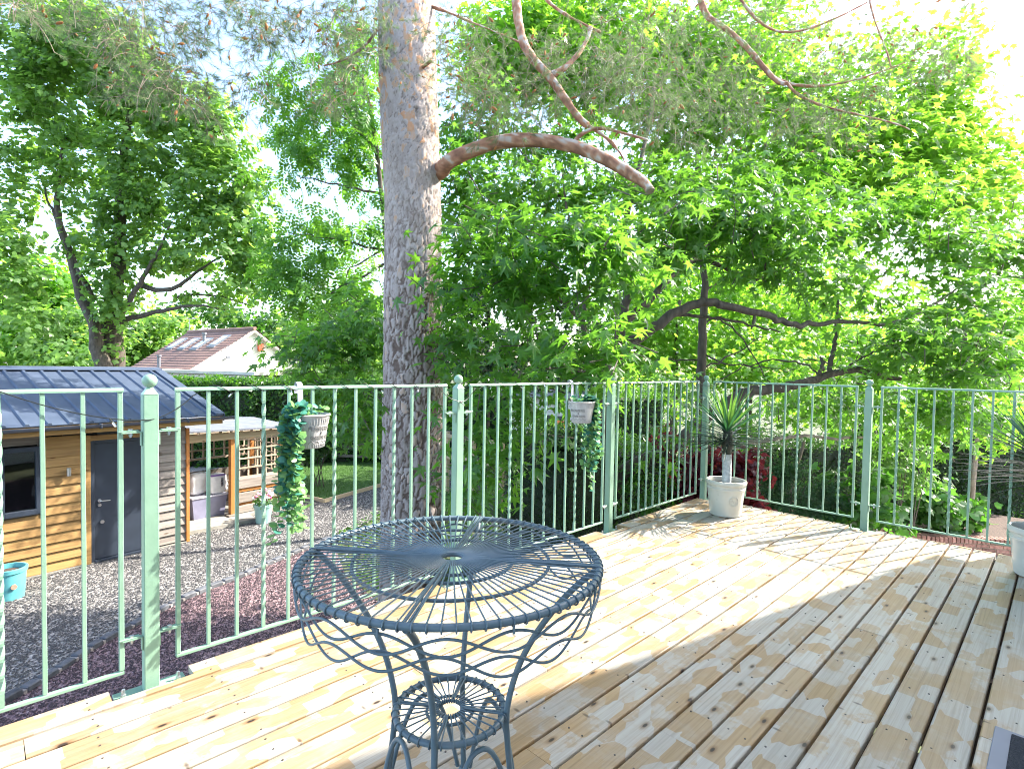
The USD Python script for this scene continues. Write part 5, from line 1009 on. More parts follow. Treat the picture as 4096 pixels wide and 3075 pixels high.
for a in ((560, 90, 250, 140, 5.2, 90), (600, 250, 230, 160, 5.1, 100), (640, 400, 200, 90, 5.0, 50), (790, 130, 100, 120, 5.2, 28), (740, 350, 130, 120, 5.1, 34), (90, 60, 130, 80, 4.2, 26), (300, 20, 200, 40, 5.0, 20),
          (1000, 60, 130, 100, 5.2, 48), (1080, 180, 110, 110, 5.1, 34), (1010, 400, 80, 110, 5.1, 30), (1250, 120, 180, 140, 5.3, 80), (1400, 260, 130, 220, 5.4, 75), (1480, 60, 80, 120, 5.5, 45), (1330, 420, 130, 120, 5.3, 26),
          (1850, 160, 150, 170, 5.7, 55), (1900, 350, 160, 160, 5.6, 70), (2050, 470, 200, 100, 5.5, 60), (2400, 180, 260, 140, 5.7, 75), (2450, 360, 260, 130, 5.6, 95), (2150, 330, 150, 110, 5.7, 40), (2650, 470, 200, 120, 5.8, 75),
          (2650, 250, 200, 150, 6.2, 60), (2900, 330, 250, 170, 7.0, 100), (3100, 500, 300, 100, 7.0, 90), (3250, 180, 260, 150, 7.2, 80), (3450, 350, 260, 160, 7.0, 100), (3700, 200, 180, 130, 7.2, 60), (3830, 300, 100, 90, 7.1, 34), (3020, 90, 220, 90, 7.3, 50),
          (2750, 120, 130, 110, 7.2, 34), (3940, 12, 90, 26, 6.5, 16), (3300, 560, 220, 70, 6.9, 36), (2800, 600, 200, 60, 6.2, 22)): pine_spray(*a)
obj('twigs', tw, M['twig'], pine, kind='stuff')
SH, DR = np.array(SH), np.array(DR); nn = 46; n = len(SH)
t_ = rng.random((n, nn, 1)); rad = rnd(n * nn).reshape(n, nn, 3); ax = unit(DR)[:, None]; rad = unit(rad - ax * (rad * ax).sum(-1, keepdims=True))
b = SH[:, None] + DR[:, None] * (0.25 + 0.85 * t_); dn = unit(ax * (0.75 + 0.4 * t_) + rad * 0.75); L = rng.uniform(0.040, 0.066, (n, nn, 1)); sd = unit(np.cross(dn, rnd(n * nn).reshape(n, nn, 3))) * 0.0011
V = np.stack([b - sd, b + sd, b + dn * L], 2).reshape(-1, 3); obj('needles', (V, np.arange(len(V)).reshape(-1, 3)), M['needle'], pine, kind='stuff')
ck = rng.random(n) < 0.10; s = trimesh.creation.icosphere(1); v = np.array(s.vertices) * [0.008, 0.008, 0.02]
q = place((v[:, [0, 2, 1]], s.faces), SH[ck] + DR[ck] * 0.55, unit(np.cross(DR[ck], rnd(ck.sum()))), DR[ck], rng.uniform(0.8, 1.5, ck.sum())); obj('pollen_cones', q, M['catkin'], pine, kind='stuff')

# ---- star leaved tree (sweet gum habit) behind the railing
st = tree('star_leaved_tree', 'many stemmed tree with star shaped leaves overhanging the railing', at(2400, 2000, 6.0))
mb = MB(); b0 = at(2405, 2080, 6.0); b0[2] = ZG
def stem(*P, r0, r1, n=10, name='limb', mat='bark'):
    m_ = MB(); Q = limb(m_, P, r0, r1, n, 6, 0.008); obj(name, m_, M[mat], st, smooth=60); return Q
stem(b0, *px((2402, 1950, 6.0), (2400, 1700, 6.0), (2412, 1560, 6.0), (2440, 1440, 6.0)), r0=0.10, r1=0.072, name='trunk')
stem(*px((2440, 1440, 6.0), (2480, 1340, 6.1), (2497, 1230, 6.2), (2515, 1100, 6.3), (2500, 900, 6.6), (2560, 650, 7.0), (2620, 300, 7.6)), r0=0.065, r1=0.02)
stem(*px((2440, 1440, 6.0), (2540, 1365, 6.0), (2640, 1290, 6.0), (2790, 1212, 6.0), (2900, 1222, 6.0), (3070, 1262, 6.05), (3180, 1300, 6.1), (3300, 1292, 6.2), (3520, 1300, 6.4)), r0=0.068, r1=0.02)
stem(*px((2490, 1290, 6.2), (2600, 1195, 6.4), (2720, 1080, 6.6), (2830, 1040, 6.8), (2960, 1110, 7.0), (3080, 1100, 7.1), (3200, 1055, 7.3)), r0=0.05, r1=0.012)
stem(*px((2700, 1260, 6.2), (2850, 1270, 6.3), (3000, 1300, 6.4), (3120, 1330, 6.5)), r0=0.022, r1=0.008)
stem(*px((2400, 1600, 6.0), (2350, 1400, 6.2), (2335, 1250, 6.3), (2355, 1130, 6.4), (2300, 950, 6.6), (2250, 700, 7)), r0=0.04, r1=0.012)
stem(*px((2330, 1290, 6.3), (2200, 1180, 6.1), (2050, 1130, 5.8), (1900, 1100, 5.6)), r0=0.022, r1=0.006)
stem(*px((2400, 1500, 6.0), (2300, 1470, 5.5), (2350, 1420, 5.0), (2380, 1330, 4.6)), r0=0.022, r1=0.006)
stem(*px((2700, 1085, 6.6), (3000, 880, 7.5), (3350, 700, 8.5), (3700, 600, 9.2)), r0=0.03, r1=0.008)
stem(*px((2510, 1080, 6.4), (2250, 800, 7.2), (2050, 560, 8.0)), r0=0.03, r1=0.008)
stem(*px((3520, 1300, 6.4), (3700, 1240, 6.7), (3900, 1100, 7.0)), r0=0.02, r1=0.006)
stem(*px((3420, 1150, 8.0), (3480, 1130, 8.2), (3560, 1080, 8.5), (3650, 980, 8.8)), r0=0.035, r1=0.01)
B1 = [  # near tiers in the sun and behind
    (1900, 1010, 170, 110, 5.3), (2150, 960, 230, 120, 5.0), (2400, 960, 170, 140, 4.9), (2480, 1080, 130, 120, 4.9), (2050, 1130, 240, 120, 5.1), (1830, 1180, 90, 130, 5.3), (2250, 1130, 180, 80, 5.2),
    (2370, 1390, 150, 140, 4.4, 5.5), (2250, 1420, 120, 70, 4.6), (2440, 1480, 90, 70, 4.3), (1850, 1380, 130, 140, 5.6), (2060, 1450, 140, 120, 5.5, 2.2), (2150, 1330, 150, 80, 5.6, 2.0),
    (1920, 1740, 120, 200, 4.6, 2.6), (2030, 1880, 110, 130, 4.5, 2.2), (1880, 1950, 80, 170, 4.7, 2.2), (2090, 1640, 90, 100, 4.7, 2.2), (2010, 1600, 130, 90, 5.0, 3), (2180, 1600, 90, 60, 5.0), (1480, 1640, 190, 160, 6.6, 3.2), (1350, 1560, 130, 110, 7.2, 3),
    (1330, 1400, 190, 120, 7.0, 3.5), (1480, 1300, 130, 160, 7.0, 3.2), (1250, 1390, 90, 80, 7.4, 2.4), (1250, 1500, 70, 50, 7.4, 2.2),
    (2720, 880, 240, 120, 5.9), (2950, 850, 220, 120, 6.1), (3150, 930, 230, 110, 6.3), (3000, 1020, 250, 90, 6.4, 2.6), (2650, 1000, 150, 80, 6.2, 2.6), (3380, 880, 200, 110, 6.8), (3560, 830, 200, 120, 7.2), (3280, 1100, 200, 90, 6.4, 2.8),
    (3450, 1180, 170, 60, 6.3, 2.5), (3760, 1000, 200, 130, 7.4), (3980, 1020, 160, 130, 7.8), (3880, 1200, 230, 110, 7.0), (3700, 1330, 200, 110, 6.4, 3), (3900, 1430, 220, 120, 6.2, 3.4), (3520, 1440, 180, 70, 6.6, 2.4), (4050, 1300, 90, 180, 6.6, 3),
    (2600, 760, 160, 80, 6.6), (2800, 720, 250, 90, 7.4), (3100, 700, 250, 90, 7.8), (2350, 760, 230, 100, 7.2), (2050, 760, 200, 120, 7.4), (1850, 750, 110, 160, 7.6), (1900, 480, 160, 180, 8.2, 2.8), (2200, 560, 200, 120, 8.2, 2.6)]
B2 = [(2050, 200, 230, 200, 9.5), (2350, 300, 250, 160, 9.5, 3), (2450, 80, 300, 130, 10, 3), (2800, 250, 260, 180, 10, 2.6), (2750, 480, 250, 150, 9.2, 3), (3050, 380, 260, 150, 9.8, 2.6), (3200, 600, 300, 120, 9.2, 3), (3400, 480, 230, 140, 9.8, 2.6), (3600, 600, 260, 130, 9.4, 3.0), (3720, 430, 180, 150, 10, 2.3),
      (3830, 560, 160, 130, 9.8, 2.4), (3920, 720, 150, 110, 9.2, 2.8), (3860, 230, 90, 140, 10.2, 1.6), (4040, 640, 80, 70, 9.6, 1.5), (3000, 150, 300, 130, 10.4, 1.6), (3500, 250, 200, 130, 10.4, 1.4), (3740, 780, 180, 80, 8.6), (3420, 720, 200, 70, 8.8), (3970, 850, 130, 60, 8.6, 2.5)]
B3 = [(3200, 1600, 220, 60, 8.2, 1.6), (3420, 1640, 200, 80, 8.2, 1.8), (3650, 1620, 200, 110, 7.0, 2.8), (3900, 1640, 200, 120, 6.8, 2.8), (3300, 1560, 250, 60, 8, 2.2), (3650, 1750, 150, 60, 7.4, 2), (2700, 1640, 90, 110, 6.0, 2.4), (2640, 1740, 60, 90, 6.0, 2.0), (3050, 1680, 150, 60, 7.4, 1.8)]
P1, O1 = crown_points(px_blobs(B1 + B3, 0.9), None, spread=0.26, bunch=11); P2, O2 = crown_points(px_blobs(B2, 1.5), None, spread=0.34, bunch=14)
k1, k2 = ~lit_deck(P1) & ((P1 - EYE) @ FW > 3.9), ~lit_deck(P2); P1, O1, P2, O2 = P1[k1], O1[k1], P2[k2], O2[k2]
kf = ~((P1[:, 0] < 5.35) & (P1[:, 1] < np.where(P1[:, 2] > 1.15, 2.3, 2.66))); P1, O1 = P1[kf], O1[kf]
n1, t1 = orient(O1, 0.75, 0.42, 0.75); n2, t2 = orient(O2, 0.8, 0.5, 0.5)
S1 = rng.uniform(0.13, 0.205, len(P1))
dep = (P1 - EYE) @ FW; u_, v_ = ((P1 - EYE) @ RT) / dep, ((P1 - EYE) @ UP) / dep; vis = (np.abs(u_) < 0.92) & (np.abs(v_) < 0.68)
order = np.argsort(np.where(vis, dep / S1, 1e9)); near = order[:300]; rest = order[300:]; SL, SLL = star_leaf(), star_lite()
for i in near: obj('leaf', place(SL, P1[i:i + 1], n1[i:i + 1], t1[i:i + 1], S1[i:i + 1]), M['star'], st)
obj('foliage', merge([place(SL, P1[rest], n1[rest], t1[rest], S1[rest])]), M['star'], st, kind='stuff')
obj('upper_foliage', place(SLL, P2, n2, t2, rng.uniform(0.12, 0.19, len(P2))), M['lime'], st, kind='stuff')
tw = MB()
for P, k in ((P1, 900), (P2, 500)):
    for i in rng.integers(0, len(P), k):
        d = unit(rng.normal(size=3) + [0, 0, 0.3]); L = rng.uniform(0.15, 0.5); tw.tube([P[i] - d * L * .5, P[i] + rng.normal(size=3) * .04, P[i] + d * L * .5], [0.006, 0.004, 0.002], 4, cap=False)
obj('twigs', tw, M['bark'], st, kind='stuff')

# ---- generic broadleaf trees
def broad(name, label, base_px, trunk, limbs, blobs, mat, tmpl, leaf, spread, bunch, bark='bark', group=None, up=0.7, clip=None, cover=1.0, droop=0.5, ow=0.6):
    b = at(*base_px); t = tree(name, label, b, group); b = np.array([b[0], b[1], ZG])
    for nm, rows, ra, rb in trunk:
        m_ = MB(); limb(m_, ([b] if nm == 'trunk' else []) + px(*rows), ra, rb, 10, 6, 0.01); obj(nm, m_, M[bark], t, smooth=60)
    for rows, ra, rb in limbs:
        m_ = MB(); limb(m_, px(*rows), ra, rb, 7, 5, 0.02); obj('limb', m_, M[bark], t, smooth=60)
    P, O = crown_points(px_blobs(blobs, cover, leaf), None, spread, bunch); k = ~lit_deck(P) & (P[:, 2] > ZG + 0.1); P, O = P[k], O[k]
    nr, tp = orient(O, up, 0.45, droop, ow); obj('foliage', place(tmpl, P, nr, tp, leaf * rng.uniform(0.7, 1.3, len(P))), M[mat], t, kind='stuff'); return t
D = 20
broad('broadleaf_tree', 'big spreading broadleaf tree behind the cabin with two ivy clad stems', (415, 1480, D),
      [('trunk', ((420, 1480, D), (388, 1390, D), (380, 1300, D), (330, 1200, D), (290, 1050, D), (240, 900, D), (230, 750, D), (260, 550, D)), 0.30, 0.06), ('stem', ((425, 1500, D + .6), (455, 1400, D + .6), (445, 1250, D + .5), (470, 1100, D + .4), (480, 850, D), (500, 600, D), (540, 350, D)), 0.42, 0.08)],
      [(((440, 1270, D), (500, 1230, D), (560, 1130, D - .5), (620, 1030, D - .5), (680, 900, D - .5)), 0.13, 0.03), (((460, 1290, D), (620, 1250, D - .4), (760, 1225, D - .6), (900, 1240, D - .6)), 0.11, 0.02), (((560, 1140, D), (700, 1150, D - .3), (800, 1080, D), (920, 1020, D)), 0.10, 0.02), (((380, 1200, D), (330, 1110, D - .4), (310, 1080, D - .4)), 0.1, 0.05), (((240, 900, D), (200, 820, D), (160, 700, D)), 0.06, 0.02), (((700, 1190, D), (850, 1180, D), (1020, 1230, D)), 0.05, 0.015)],
      [(150, 150, 200, 160, D, 3), (330, 230, 230, 170, D, 3.2), (90, 330, 160, 150, D, 2.6), (130, 560, 200, 110, D, 2.5), (300, 420, 240, 130, D, 2.8), (520, 330, 190, 150, D, 3), (640, 420, 190, 120, D, 3), (760, 440, 170, 130, D, 3), (880, 560, 130, 120, D, 3.2), (620, 600, 240, 110, D, 2.7), (420, 660, 220, 110, D, 2.6),
       (860, 720, 170, 120, D, 3.4), (990, 760, 90, 120, D, 3), (700, 800, 250, 110, D, 2.9), (480, 840, 150, 110, D, 2.4), (900, 890, 190, 100, D, 3.4), (620, 980, 190, 110, D, 2.6), (820, 1020, 230, 90, D, 2.6), (1000, 990, 110, 130, D, 3.2), (1040, 1130, 90, 100, D, 2.8), (900, 1160, 200, 70, D, 2), (450, 1080, 130, 120, D, 2.2), (330, 960, 100, 120, D, 1.8),
       (80, 780, 110, 140, D, 2.4), (40, 950, 110, 120, D - 3, 2.6), (60, 1130, 110, 110, D - 3, 2.8), (100, 1290, 130, 90, D - 3, 2.2), (460, 1230, 70, 120, D, 3), (470, 1380, 50, 90, D + .6, 2.5), (540, 760, 120, 80, D, 2), (280, 760, 110, 90, D, 1.7), (200, 30, 250, 60, D, 2.2), (440, 130, 160, 90, D, 2.6), (330, 60, 100, 80, D, 2)],
      'syc', penta(), 0.19, 0.34, 22, bark='bark', cover=0.8, up=0.9, ow=0.9)
broad('pinnate_leaved_tree', 'tree with feathery pinnate leaves left of the pine trunk', (1560, 1600, 11),
      [('trunk', ((1560, 1500, 11), (1550, 1100, 11), (1520, 700, 11), (1450, 300, 11)), 0.10, 0.03)],
      [(((1550, 1050, 11), (1400, 1130, 10.8), (1250, 1200, 10.6)), 0.03, 0.008), (((1530, 780, 11), (1350, 740, 10.8), (1180, 700, 10.6)), 0.028, 0.006), (((1540, 1000, 11), (1350, 960, 10.8), (1150, 930, 10.6)), 0.028, 0.006), (((1500, 600, 11), (1380, 480, 11), (1240, 400, 11)), 0.03, 0.006), (((1545, 1000, 11), (1420, 1060, 10.9), (1380, 1130, 10.8)), 0.02, 0.008)],
      [(1320, 330, 190, 120, 11, 2.6), (1200, 470, 130, 90, 11, 2.4), (1420, 480, 120, 130, 11, 2.6), (1300, 590, 190, 80, 11, 2.4), (1150, 610, 70, 40, 11, 2.2), (1420, 660, 110, 80, 11, 2.4), (1160, 710, 120, 40, 11, 2.6), (1330, 720, 60, 40, 11, 1.6), (1490, 800, 60, 120, 11, 2), (1460, 200, 90, 150, 11.5, 2.4),
       (1300, 880, 110, 50, 11, 2.2), (1190, 880, 80, 60, 11, 2.4), (1120, 960, 80, 50, 10.8, 2.6), (1420, 940, 130, 60, 11, 2.4), (1260, 990, 170, 60, 11, 2.4), (1190, 1090, 110, 80, 10.8, 2.8), (1360, 1080, 180, 60, 11, 2.4), (1250, 1170, 180, 70, 10.8, 2.8), (1420, 1180, 130, 60, 11, 2.6), (1170, 1240, 110, 50, 10.6, 2.4)],
      'pinnate', pinnate_leaf(), 0.30, 0.32, 9, droop=0.9, cover=1.55)
BG = 'trees massed in the background'
for lab, bp, tr, bl, mt, lf in (
    ('pale lime tree at the far left beyond the cabin', (130, 1480, 32), [(110, 1420, 32), (100, 1250, 32), (120, 1100, 32)], [(60, 1130, 150, 90, 32, 3), (180, 1120, 150, 100, 32, 3), (110, 1240, 180, 110, 32, 3.4), (60, 1380, 160, 110, 30, 3.4), (250, 1230, 90, 120, 32, 2.6), (130, 1440, 140, 50, 30, 3)], 'lime', 0.34),
    ('darker bushy tree between the lime tree and the ivy clad stems', (270, 1490, 30), [(270, 1450, 30), (280, 1350, 30)], [(260, 1330, 110, 90, 30, 3.4), (250, 1430, 160, 70, 29, 3.6), (340, 1400, 90, 90, 30, 3.4), (320, 1270, 70, 70, 30, 2.6)], 'syc', 0.3),
    ('green tree behind the left end of the red tiled roof', (560, 1480, 38), [(560, 1430, 38), (570, 1320, 38)], [(560, 1380, 120, 100, 38, 3.4), (520, 1440, 100, 60, 38, 3.4), (640, 1300, 90, 70, 38, 2.6), (620, 1400, 90, 70, 38, 3), (720, 1310, 90, 60, 40, 2.2)], 'syc', 0.34),
    ('hazy tree behind the ridge of the red tiled roof', (900, 1480, 44), [(900, 1420, 44), (890, 1290, 44)], [(820, 1250, 110, 70, 44, 1.8), (950, 1280, 120, 60, 44, 2.2), (1080, 1300, 110, 60, 44, 2.6), (1150, 1370, 90, 70, 42, 3), (700, 1240, 90, 50, 44, 1.2)], 'hedge', 0.34),
    ('rounded tree filling the gap between the house and the pine', (1400, 1560, 24), [(1400, 1480, 24), (1380, 1250, 24)], [(1260, 1330, 120, 90, 24, 3), (1380, 1260, 150, 110, 24, 3), (1500, 1330, 150, 110, 24, 3.4), (1420, 1430, 200, 90, 24, 3.6), (1300, 1480, 160, 90, 22, 3.6), (1560, 1500, 120, 90, 22, 3.4)], 'syc', 0.26),
    ('dark tree behind the star leaved tree in the middle', (1950, 1600, 17), [(1950, 1500, 17), (1960, 1150, 17)], [(1850, 1180, 160, 130, 17, 3.2), (2050, 1120, 190, 130, 17, 3), (1850, 1420, 190, 120, 16, 3.4), (2050, 1400, 190, 120, 16, 3.4), (2250, 1260, 170, 130, 17, 3), (2000, 1560, 240, 90, 15, 3), (2280, 1500, 170, 100, 16, 3), (2250, 950, 190, 110, 18, 2.8), (1950, 880, 190, 130, 18, 2.8)], 'yew', 0.22),
    ('sunlit lime tree behind the slender grey trunk', (2700, 1560, 15), [(2700, 1500, 15), (2720, 1200, 15)], [(2560, 1420, 120, 120, 15, 2.8), (2680, 1320, 130, 120, 15, 2.8), (2600, 1250, 120, 80, 15, 2.4), (2740, 1450, 150, 100, 15, 3), (2850, 1080, 190, 120, 16, 2.4), (2650, 1120, 150, 110, 16, 2.4), (2500, 1200, 120, 110, 16, 2.4), (2650, 1560, 180, 70, 13, 3)], 'lime', 0.17),
    ('sunlit lime tree seen above the long arching limb', (3000, 1580, 15), [(3000, 1500, 15), (3020, 1250, 15)], [(2920, 1370, 130, 110, 15, 2.8), (3060, 1440, 150, 90, 14, 2.8), (3150, 1380, 150, 80, 15, 2.4), (2950, 1500, 160, 70, 14, 3), (3050, 1180, 200, 90, 16, 2.6), (3250, 1200, 170, 90, 16, 2.2), (2900, 1230, 150, 80, 16, 2.4), (3200, 1520, 150, 60, 14, 2.6)], 'lime', 0.17),
    ('sunlit lime tree behind the right hand railing', (3450, 1600, 15), [(3450, 1520, 15), (3440, 1350, 15)], [(3400, 1420, 170, 90, 15, 2.6), (3560, 1500, 180, 90, 14, 2.8), (3350, 1530, 160, 80, 14, 2.8), (3400, 1330, 130, 60, 15, 1.8), (3550, 1600, 220, 80, 13, 3), (3300, 1640, 200, 70, 12.5, 2.6)], 'lime', 0.17),
    ('broad bright tree closing the view above the corner of the deck', (2950, 1560, 20), [(2950, 1500, 20), (2960, 1150, 20)], [(2600, 1050, 220, 130, 20, 3.4), (2850, 1000, 230, 130, 20, 3.4), (3100, 1050, 230, 120, 20, 3.4), (3320, 1130, 200, 100, 20, 3), (2700, 1220, 230, 110, 20, 3.4), (3000, 1220, 230, 110, 20, 3.4), (3250, 1270, 230, 100, 20, 3.4), (2800, 1380, 250, 100, 20, 3.4), (3100, 1400, 250, 100, 20, 3.4), (2500, 1380, 200, 130, 20, 3.2)], 'lime', 0.2),
    ('broad bright tree closing the view at the right', (3650, 1560, 20), [(3650, 1500, 20), (3660, 1300, 20)], [(3450, 1330, 200, 80, 20, 3.2), (3700, 1330, 200, 70, 20, 3), (3500, 1440, 220, 90, 20, 3.4), (3750, 1440, 220, 90, 20, 3.4), (3950, 1400, 150, 110, 20, 3.4), (4080, 1300, 120, 130, 20, 3.2)], 'lime', 0.2),
    ('sunlit lime tree at the far right', (3850, 1620, 15), [(3850, 1550, 15), (3860, 1300, 15)], [(3780, 1460, 170, 90, 15, 2.6), (3950, 1540, 180, 110, 13, 3), (3780, 1590, 180, 80, 13, 3), (4060, 1420, 120, 150, 14, 2.8), (3800, 1690, 200, 60, 12, 3), (4030, 1690, 140, 70, 11.5, 3), (3620, 1250, 90, 30, 18, 1.6)], 'lime', 0.17)):
    broad('background_tree', lab, bp, [('trunk', tr, 0.12 if bp[2] < 20 else 0.22, 0.04)], [], bl, mt, SLL if bp[2] < 21 else penta(), lf, 0.4 if bp[2] < 20 else 0.7, 13, group=BG)

# ---- slender stems and the leaning trunk under the canopy
sl1 = tree('slender_tree', 'slender straight grey trunk rising behind the corner post', at(2803, 1600, 8.0)); b = at(2803, 1600, 8.0); b[2] = ZG; mb = MB()
limb(mb, [b] + px((2800, 1700, 8), (2806, 1480, 8), (2812, 1280, 8), (2818, 1120, 8), (2800, 900, 8.2), (2790, 600, 8.5)), 0.085, 0.03, 10, 6, 0.006); obj('trunk', mb, M['bark'], sl1, smooth=60)
for rows in (((2806, 1480, 8), (2960, 1400, 8.2), (3080, 1330, 8.4)), ((2810, 1400, 8), (2900, 1450, 7.8), (3050, 1470, 7.6), (3200, 1480, 7.6)), ((2806, 1440, 8), (2680, 1440, 8), (2560, 1470, 8)), ((2815, 1180, 8), (2950, 1090, 8.2), (3150, 1110, 8.4)), ((2810, 1300, 8), (2950, 1330, 8.2), (3060, 1500, 8.2), (3150, 1540, 8.2))):
    mb = MB(); limb(mb, px(*rows), 0.016, 0.004, 6, 5, 0.015); obj('branch', mb, M['bark'], sl1)
lt = tree('leaning_tree', 'dark leaning trunk curving right behind the railing', at(2440, 1960, 6.5)); b = at(2330, 2100, 6.4); b[2] = ZG; mb = MB()
limb(mb, [b] + px((2440, 1950, 6.4), (2650, 1810, 6.45), (2800, 1690, 6.5), (2954, 1585, 6.55), (3080, 1555, 6.6), (3197, 1535, 6.7), (3360, 1487, 6.8), (3480, 1492, 6.9), (3600, 1515, 7)), 0.10, 0.028, 12, 7, 0.008); obj('trunk', mb, M['bark'], lt, smooth=60)
for rows, ra in ((((3260, 1515, 6.7), (3290, 1470, 6.8), (3280, 1430, 6.9)), 0.03), (((3320, 1490, 6.8), (3335, 1400, 6.9), (3345, 1320, 7), (3350, 1200, 7.1)), 0.032), (((3280, 1500, 6.75), (3120, 1440, 7), (2950, 1480, 7.2), (2850, 1560, 7.2)), 0.012), (((3360, 1487, 6.8), (3500, 1410, 7), (3620, 1370, 7.2)), 0.014), (((3400, 1490, 6.8), (3300, 1450, 7), (3180, 1430, 7.2)), 0.01),
                 (((2990, 1770, 6.6), (3060, 1762, 6.6), (3130, 1752, 6.6), (3220, 1745, 6.7), (3330, 1756, 6.8), (3480, 1738, 6.9)), 0.026)):
    mb = MB(); limb(mb, px(*rows), ra, ra * 0.55, 8, 6, 0.01); obj('branch' if ra < 0.02 or ra > 0.027 else 'bare_branch', mb, M['palebark' if ra == 0.026 else 'bark'], lt, smooth=60)
sm = tree('young_tree', 'thin pale young trunk in front of the dark hedge at the right', at(3905, 1900, 11)); b = at(3890, 2000, 11); b[2] = ZG; mb = MB(); limb(mb, [b] + px((3890, 1960, 11), (3905, 1800, 11), (3915, 1600, 11)), 0.055, 0.035, 9, 6); obj('trunk', mb, M['palebark'], sm, smooth=60)
sm = tree('young_tree', 'thin forked grey stem in front of the dark hedge behind the potted plant', at(3185, 1900, 7.6)); b = at(3165, 2000, 7.6); b[2] = ZG; mb = MB(); limb(mb, [b] + px((3170, 1930, 7.6), (3185, 1850, 7.6), (3215, 1765, 7.5)), 0.03, 0.018, 8, 6); obj('trunk', mb, M['palebark'], sm, smooth=60)

# ---- hedges and shrubs
def make_hedge(name, label, pts, z1, depth, n, size, mat, tmpl):
    t = thing(name, label, 'hedge', (*pts[0], ZG)); core, out = MB(), []; hedge(core, pts, ZG, z1, depth, n, size, tmpl, out)
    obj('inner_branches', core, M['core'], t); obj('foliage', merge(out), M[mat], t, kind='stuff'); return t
xy = lambda p, q, d: at(p, q, d)[:2]
KT = kite(0.42)
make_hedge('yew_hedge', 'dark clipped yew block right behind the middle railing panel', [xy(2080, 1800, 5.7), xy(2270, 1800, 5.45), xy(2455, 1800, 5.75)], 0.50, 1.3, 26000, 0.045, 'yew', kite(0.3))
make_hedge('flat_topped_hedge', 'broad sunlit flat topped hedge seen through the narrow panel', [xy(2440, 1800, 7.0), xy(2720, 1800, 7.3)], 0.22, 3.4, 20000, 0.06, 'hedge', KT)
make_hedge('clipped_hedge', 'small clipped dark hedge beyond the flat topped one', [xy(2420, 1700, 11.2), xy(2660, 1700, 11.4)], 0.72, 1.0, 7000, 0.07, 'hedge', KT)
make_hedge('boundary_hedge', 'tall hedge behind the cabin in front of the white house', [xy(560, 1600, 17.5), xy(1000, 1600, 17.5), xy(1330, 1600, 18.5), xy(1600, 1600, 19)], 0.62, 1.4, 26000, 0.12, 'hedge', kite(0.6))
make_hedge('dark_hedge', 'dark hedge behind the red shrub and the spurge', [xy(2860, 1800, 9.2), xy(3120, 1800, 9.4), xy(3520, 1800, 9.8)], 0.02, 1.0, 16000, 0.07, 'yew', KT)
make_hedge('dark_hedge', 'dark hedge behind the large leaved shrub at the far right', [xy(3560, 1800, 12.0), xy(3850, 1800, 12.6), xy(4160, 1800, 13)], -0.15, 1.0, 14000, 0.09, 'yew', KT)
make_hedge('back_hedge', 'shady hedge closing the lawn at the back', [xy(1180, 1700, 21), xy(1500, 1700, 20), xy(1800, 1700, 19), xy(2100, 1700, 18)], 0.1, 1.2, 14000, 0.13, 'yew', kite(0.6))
def shrub(name, label, blobs, mat, tmpl, leaf, cover, spread=0.16, bunch=9, up=0.6, stems=5, droop=0.3, extra=None):
    c = np.mean([at(*b_[:2], b_[4]) for b_ in blobs], 0); t = thing(name, label, 'shrub', (c[0], c[1], ZG))
    P, O = crown_points(px_blobs(blobs, cover, leaf), None, spread, bunch, shell=0.35); P = P[(k := (P[:, 2] > ZG + 0.03) & ~((P[:, 0] < 5.3) & (P[:, 1] < 2.62)))]; O = O[k]; nr, tp = orient(O, up, 0.55, droop)
    mb = MB()
    for i in range(stems):
        e = P[rng.integers(len(P))]; f = np.array([c[0], c[1], ZG]) + rng.normal(size=3) * [.12, .12, 0]; mb.tube(curve([f, (f + e) / 2 + [0, 0, .15], e], 4), np.linspace(0.014, 0.004, 9), 5)
    obj('stems', mb, M['bark'], t)
    S = leaf * rng.uniform(0.75, 1.25, len(P)); dep = (P - EYE) @ FW; far = np.argsort(dep / S); m_ = extra or 0
    for i in far[:m_]: obj('leaf', place(tmpl, P[i:i + 1], nr[i:i + 1], tp[i:i + 1], S[i:i + 1]), M[mat], t)
    r_ = far[m_:]; obj('foliage', place(tmpl, P[r_], nr[r_], tp[r_], S[r_]), M[mat], t, kind='stuff'); return t
RL = roundleaf(8)
shrub('red_leaved_shrub', 'red orange and purple leaved shrub behind the corner of the deck', [(2800, 1880, 90, 90, 6.2, 3.5), (2930, 1900, 110, 90, 6.2, 4), (2860, 2000, 110, 80, 6.0, 3.4), (2730, 1960, 70, 70, 6.3, 2.6), (2660, 1760, 40, 60, 6.4, 1.2), (2990, 1850, 50, 70, 6.2, 2.6), (3010, 2020, 30, 30, 5.9, 3), (2960, 1990, 60, 60, 6.0, 3.5)], 'redleaf', RL, 0.062, 1.0, 0.10, 8, extra=120)
shrub('spurge', 'bushy yellow green spurge behind the potted plant', [(3110, 1910, 70, 55, 6.9, 5), (3160, 1880, 50, 50, 6.9, 5), (3090, 2000, 70, 60, 6.8, 4), (3220, 2000, 50, 70, 6.7, 4), (3130, 2060, 90, 40, 6.6, 3.5)], 'euph', kite(0.35), 0.05, 1.3, 0.09, 14)
shrub('spurge', 'lower yellow topped spurge left of the large leaved shrub', [(3300, 1960, 50, 50, 6.9, 5), (3340, 2020, 50, 60, 6.7, 4), (3270, 2070, 60, 40, 6.6, 4), (3230, 2110, 90, 25, 6.5, 3)], 'euph', kite(0.35), 0.05, 1.3, 0.09, 14)
PT = penta()
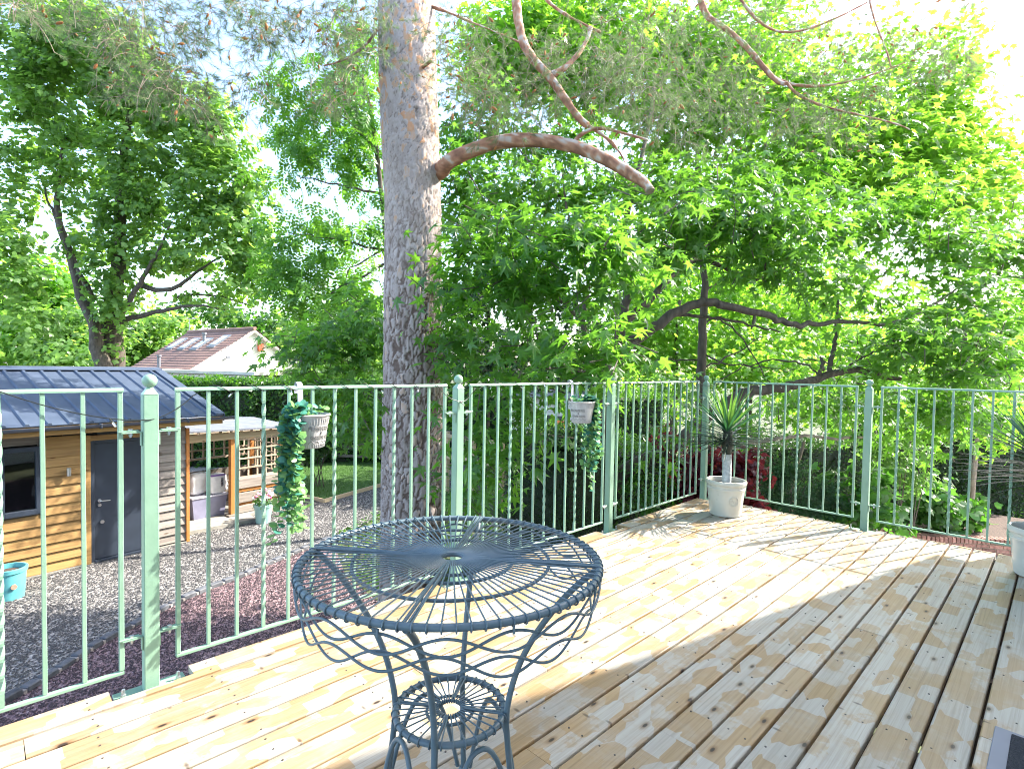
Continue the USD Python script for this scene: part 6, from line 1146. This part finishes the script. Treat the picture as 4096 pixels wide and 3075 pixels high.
shrub('large_leaved_shrub', 'large leaved shrub around the foot of the right hand post', [(3430, 1960, 80, 60, 6.9, 3), (3400, 2060, 70, 60, 6.6, 3), (3480, 2050, 70, 90, 6.6, 3), (3330, 1910, 50, 30, 7.2, 2.4), (3560, 2080, 70, 70, 7.0, 2.6), (3510, 1960, 60, 60, 7.2, 2.4)], 'vine', PT, 0.125, 1.0, 0.14, 8, extra=60)
shrub('large_leaved_shrub', 'mounded pale green large leaved shrub above the brick planter', [(3750, 2010, 90, 70, 10.6, 3.4), (3830, 2070, 80, 60, 10.8, 3.4), (3720, 2080, 70, 50, 11, 3), (3880, 2050, 60, 60, 11, 3), (3680, 1960, 60, 50, 10.6, 3), (3620, 2040, 60, 60, 11, 2.4)], 'vine', PT, 0.16, 1.0, 0.2, 8, extra=60)
shrub('variegated_shrub', 'light variegated shrub behind the right hand post', [(3560, 1830, 90, 80, 8.2, 3), (3650, 1900, 80, 80, 8.4, 3), (3500, 1790, 50, 60, 8.2, 2.6), (3600, 1770, 70, 40, 8.2, 2.4), (3690, 1840, 50, 50, 8.4, 2.6)], 'varieg', kite(0.7), 0.085, 1.0, 0.14, 9)
shrub('dark_shrub', 'tall dark shrub right of the timber shelter', [(1230, 1690, 90, 130, 14.6, 3.5), (1290, 1600, 90, 110, 15, 3.5), (1210, 1820, 60, 50, 14.4, 3), (1330, 1730, 70, 110, 15.2, 3)], 'yew', kite(0.6), 0.12, 1.0, 0.2, 12)
shrub('low_shrub', 'small leaved green shrub at the right end of the brick planter', [(3990, 2060, 60, 60, 13.2, 3.5), (4060, 2090, 60, 50, 13.4, 3.5), (3960, 2110, 60, 30, 13.0, 3), (4070, 2000, 50, 50, 13.6, 3)], 'hedge', kite(0.55), 0.1, 1.1, 0.16, 10)
shrub('low_shrub', 'low green plants along the outer edge of the deck', [(3160, 2110, 90, 25, 6.3, 3), (3060, 2080, 70, 20, 6.2, 3), (3280, 2140, 90, 20, 6.4, 3), (2560, 2010, 90, 50, 6.0, 3), (2680, 1960, 80, 50, 6.3, 3), (2520, 1900, 60, 70, 6.4, 3)], 'vine', kite(0.5), 0.08, 1.2, 0.12, 9)
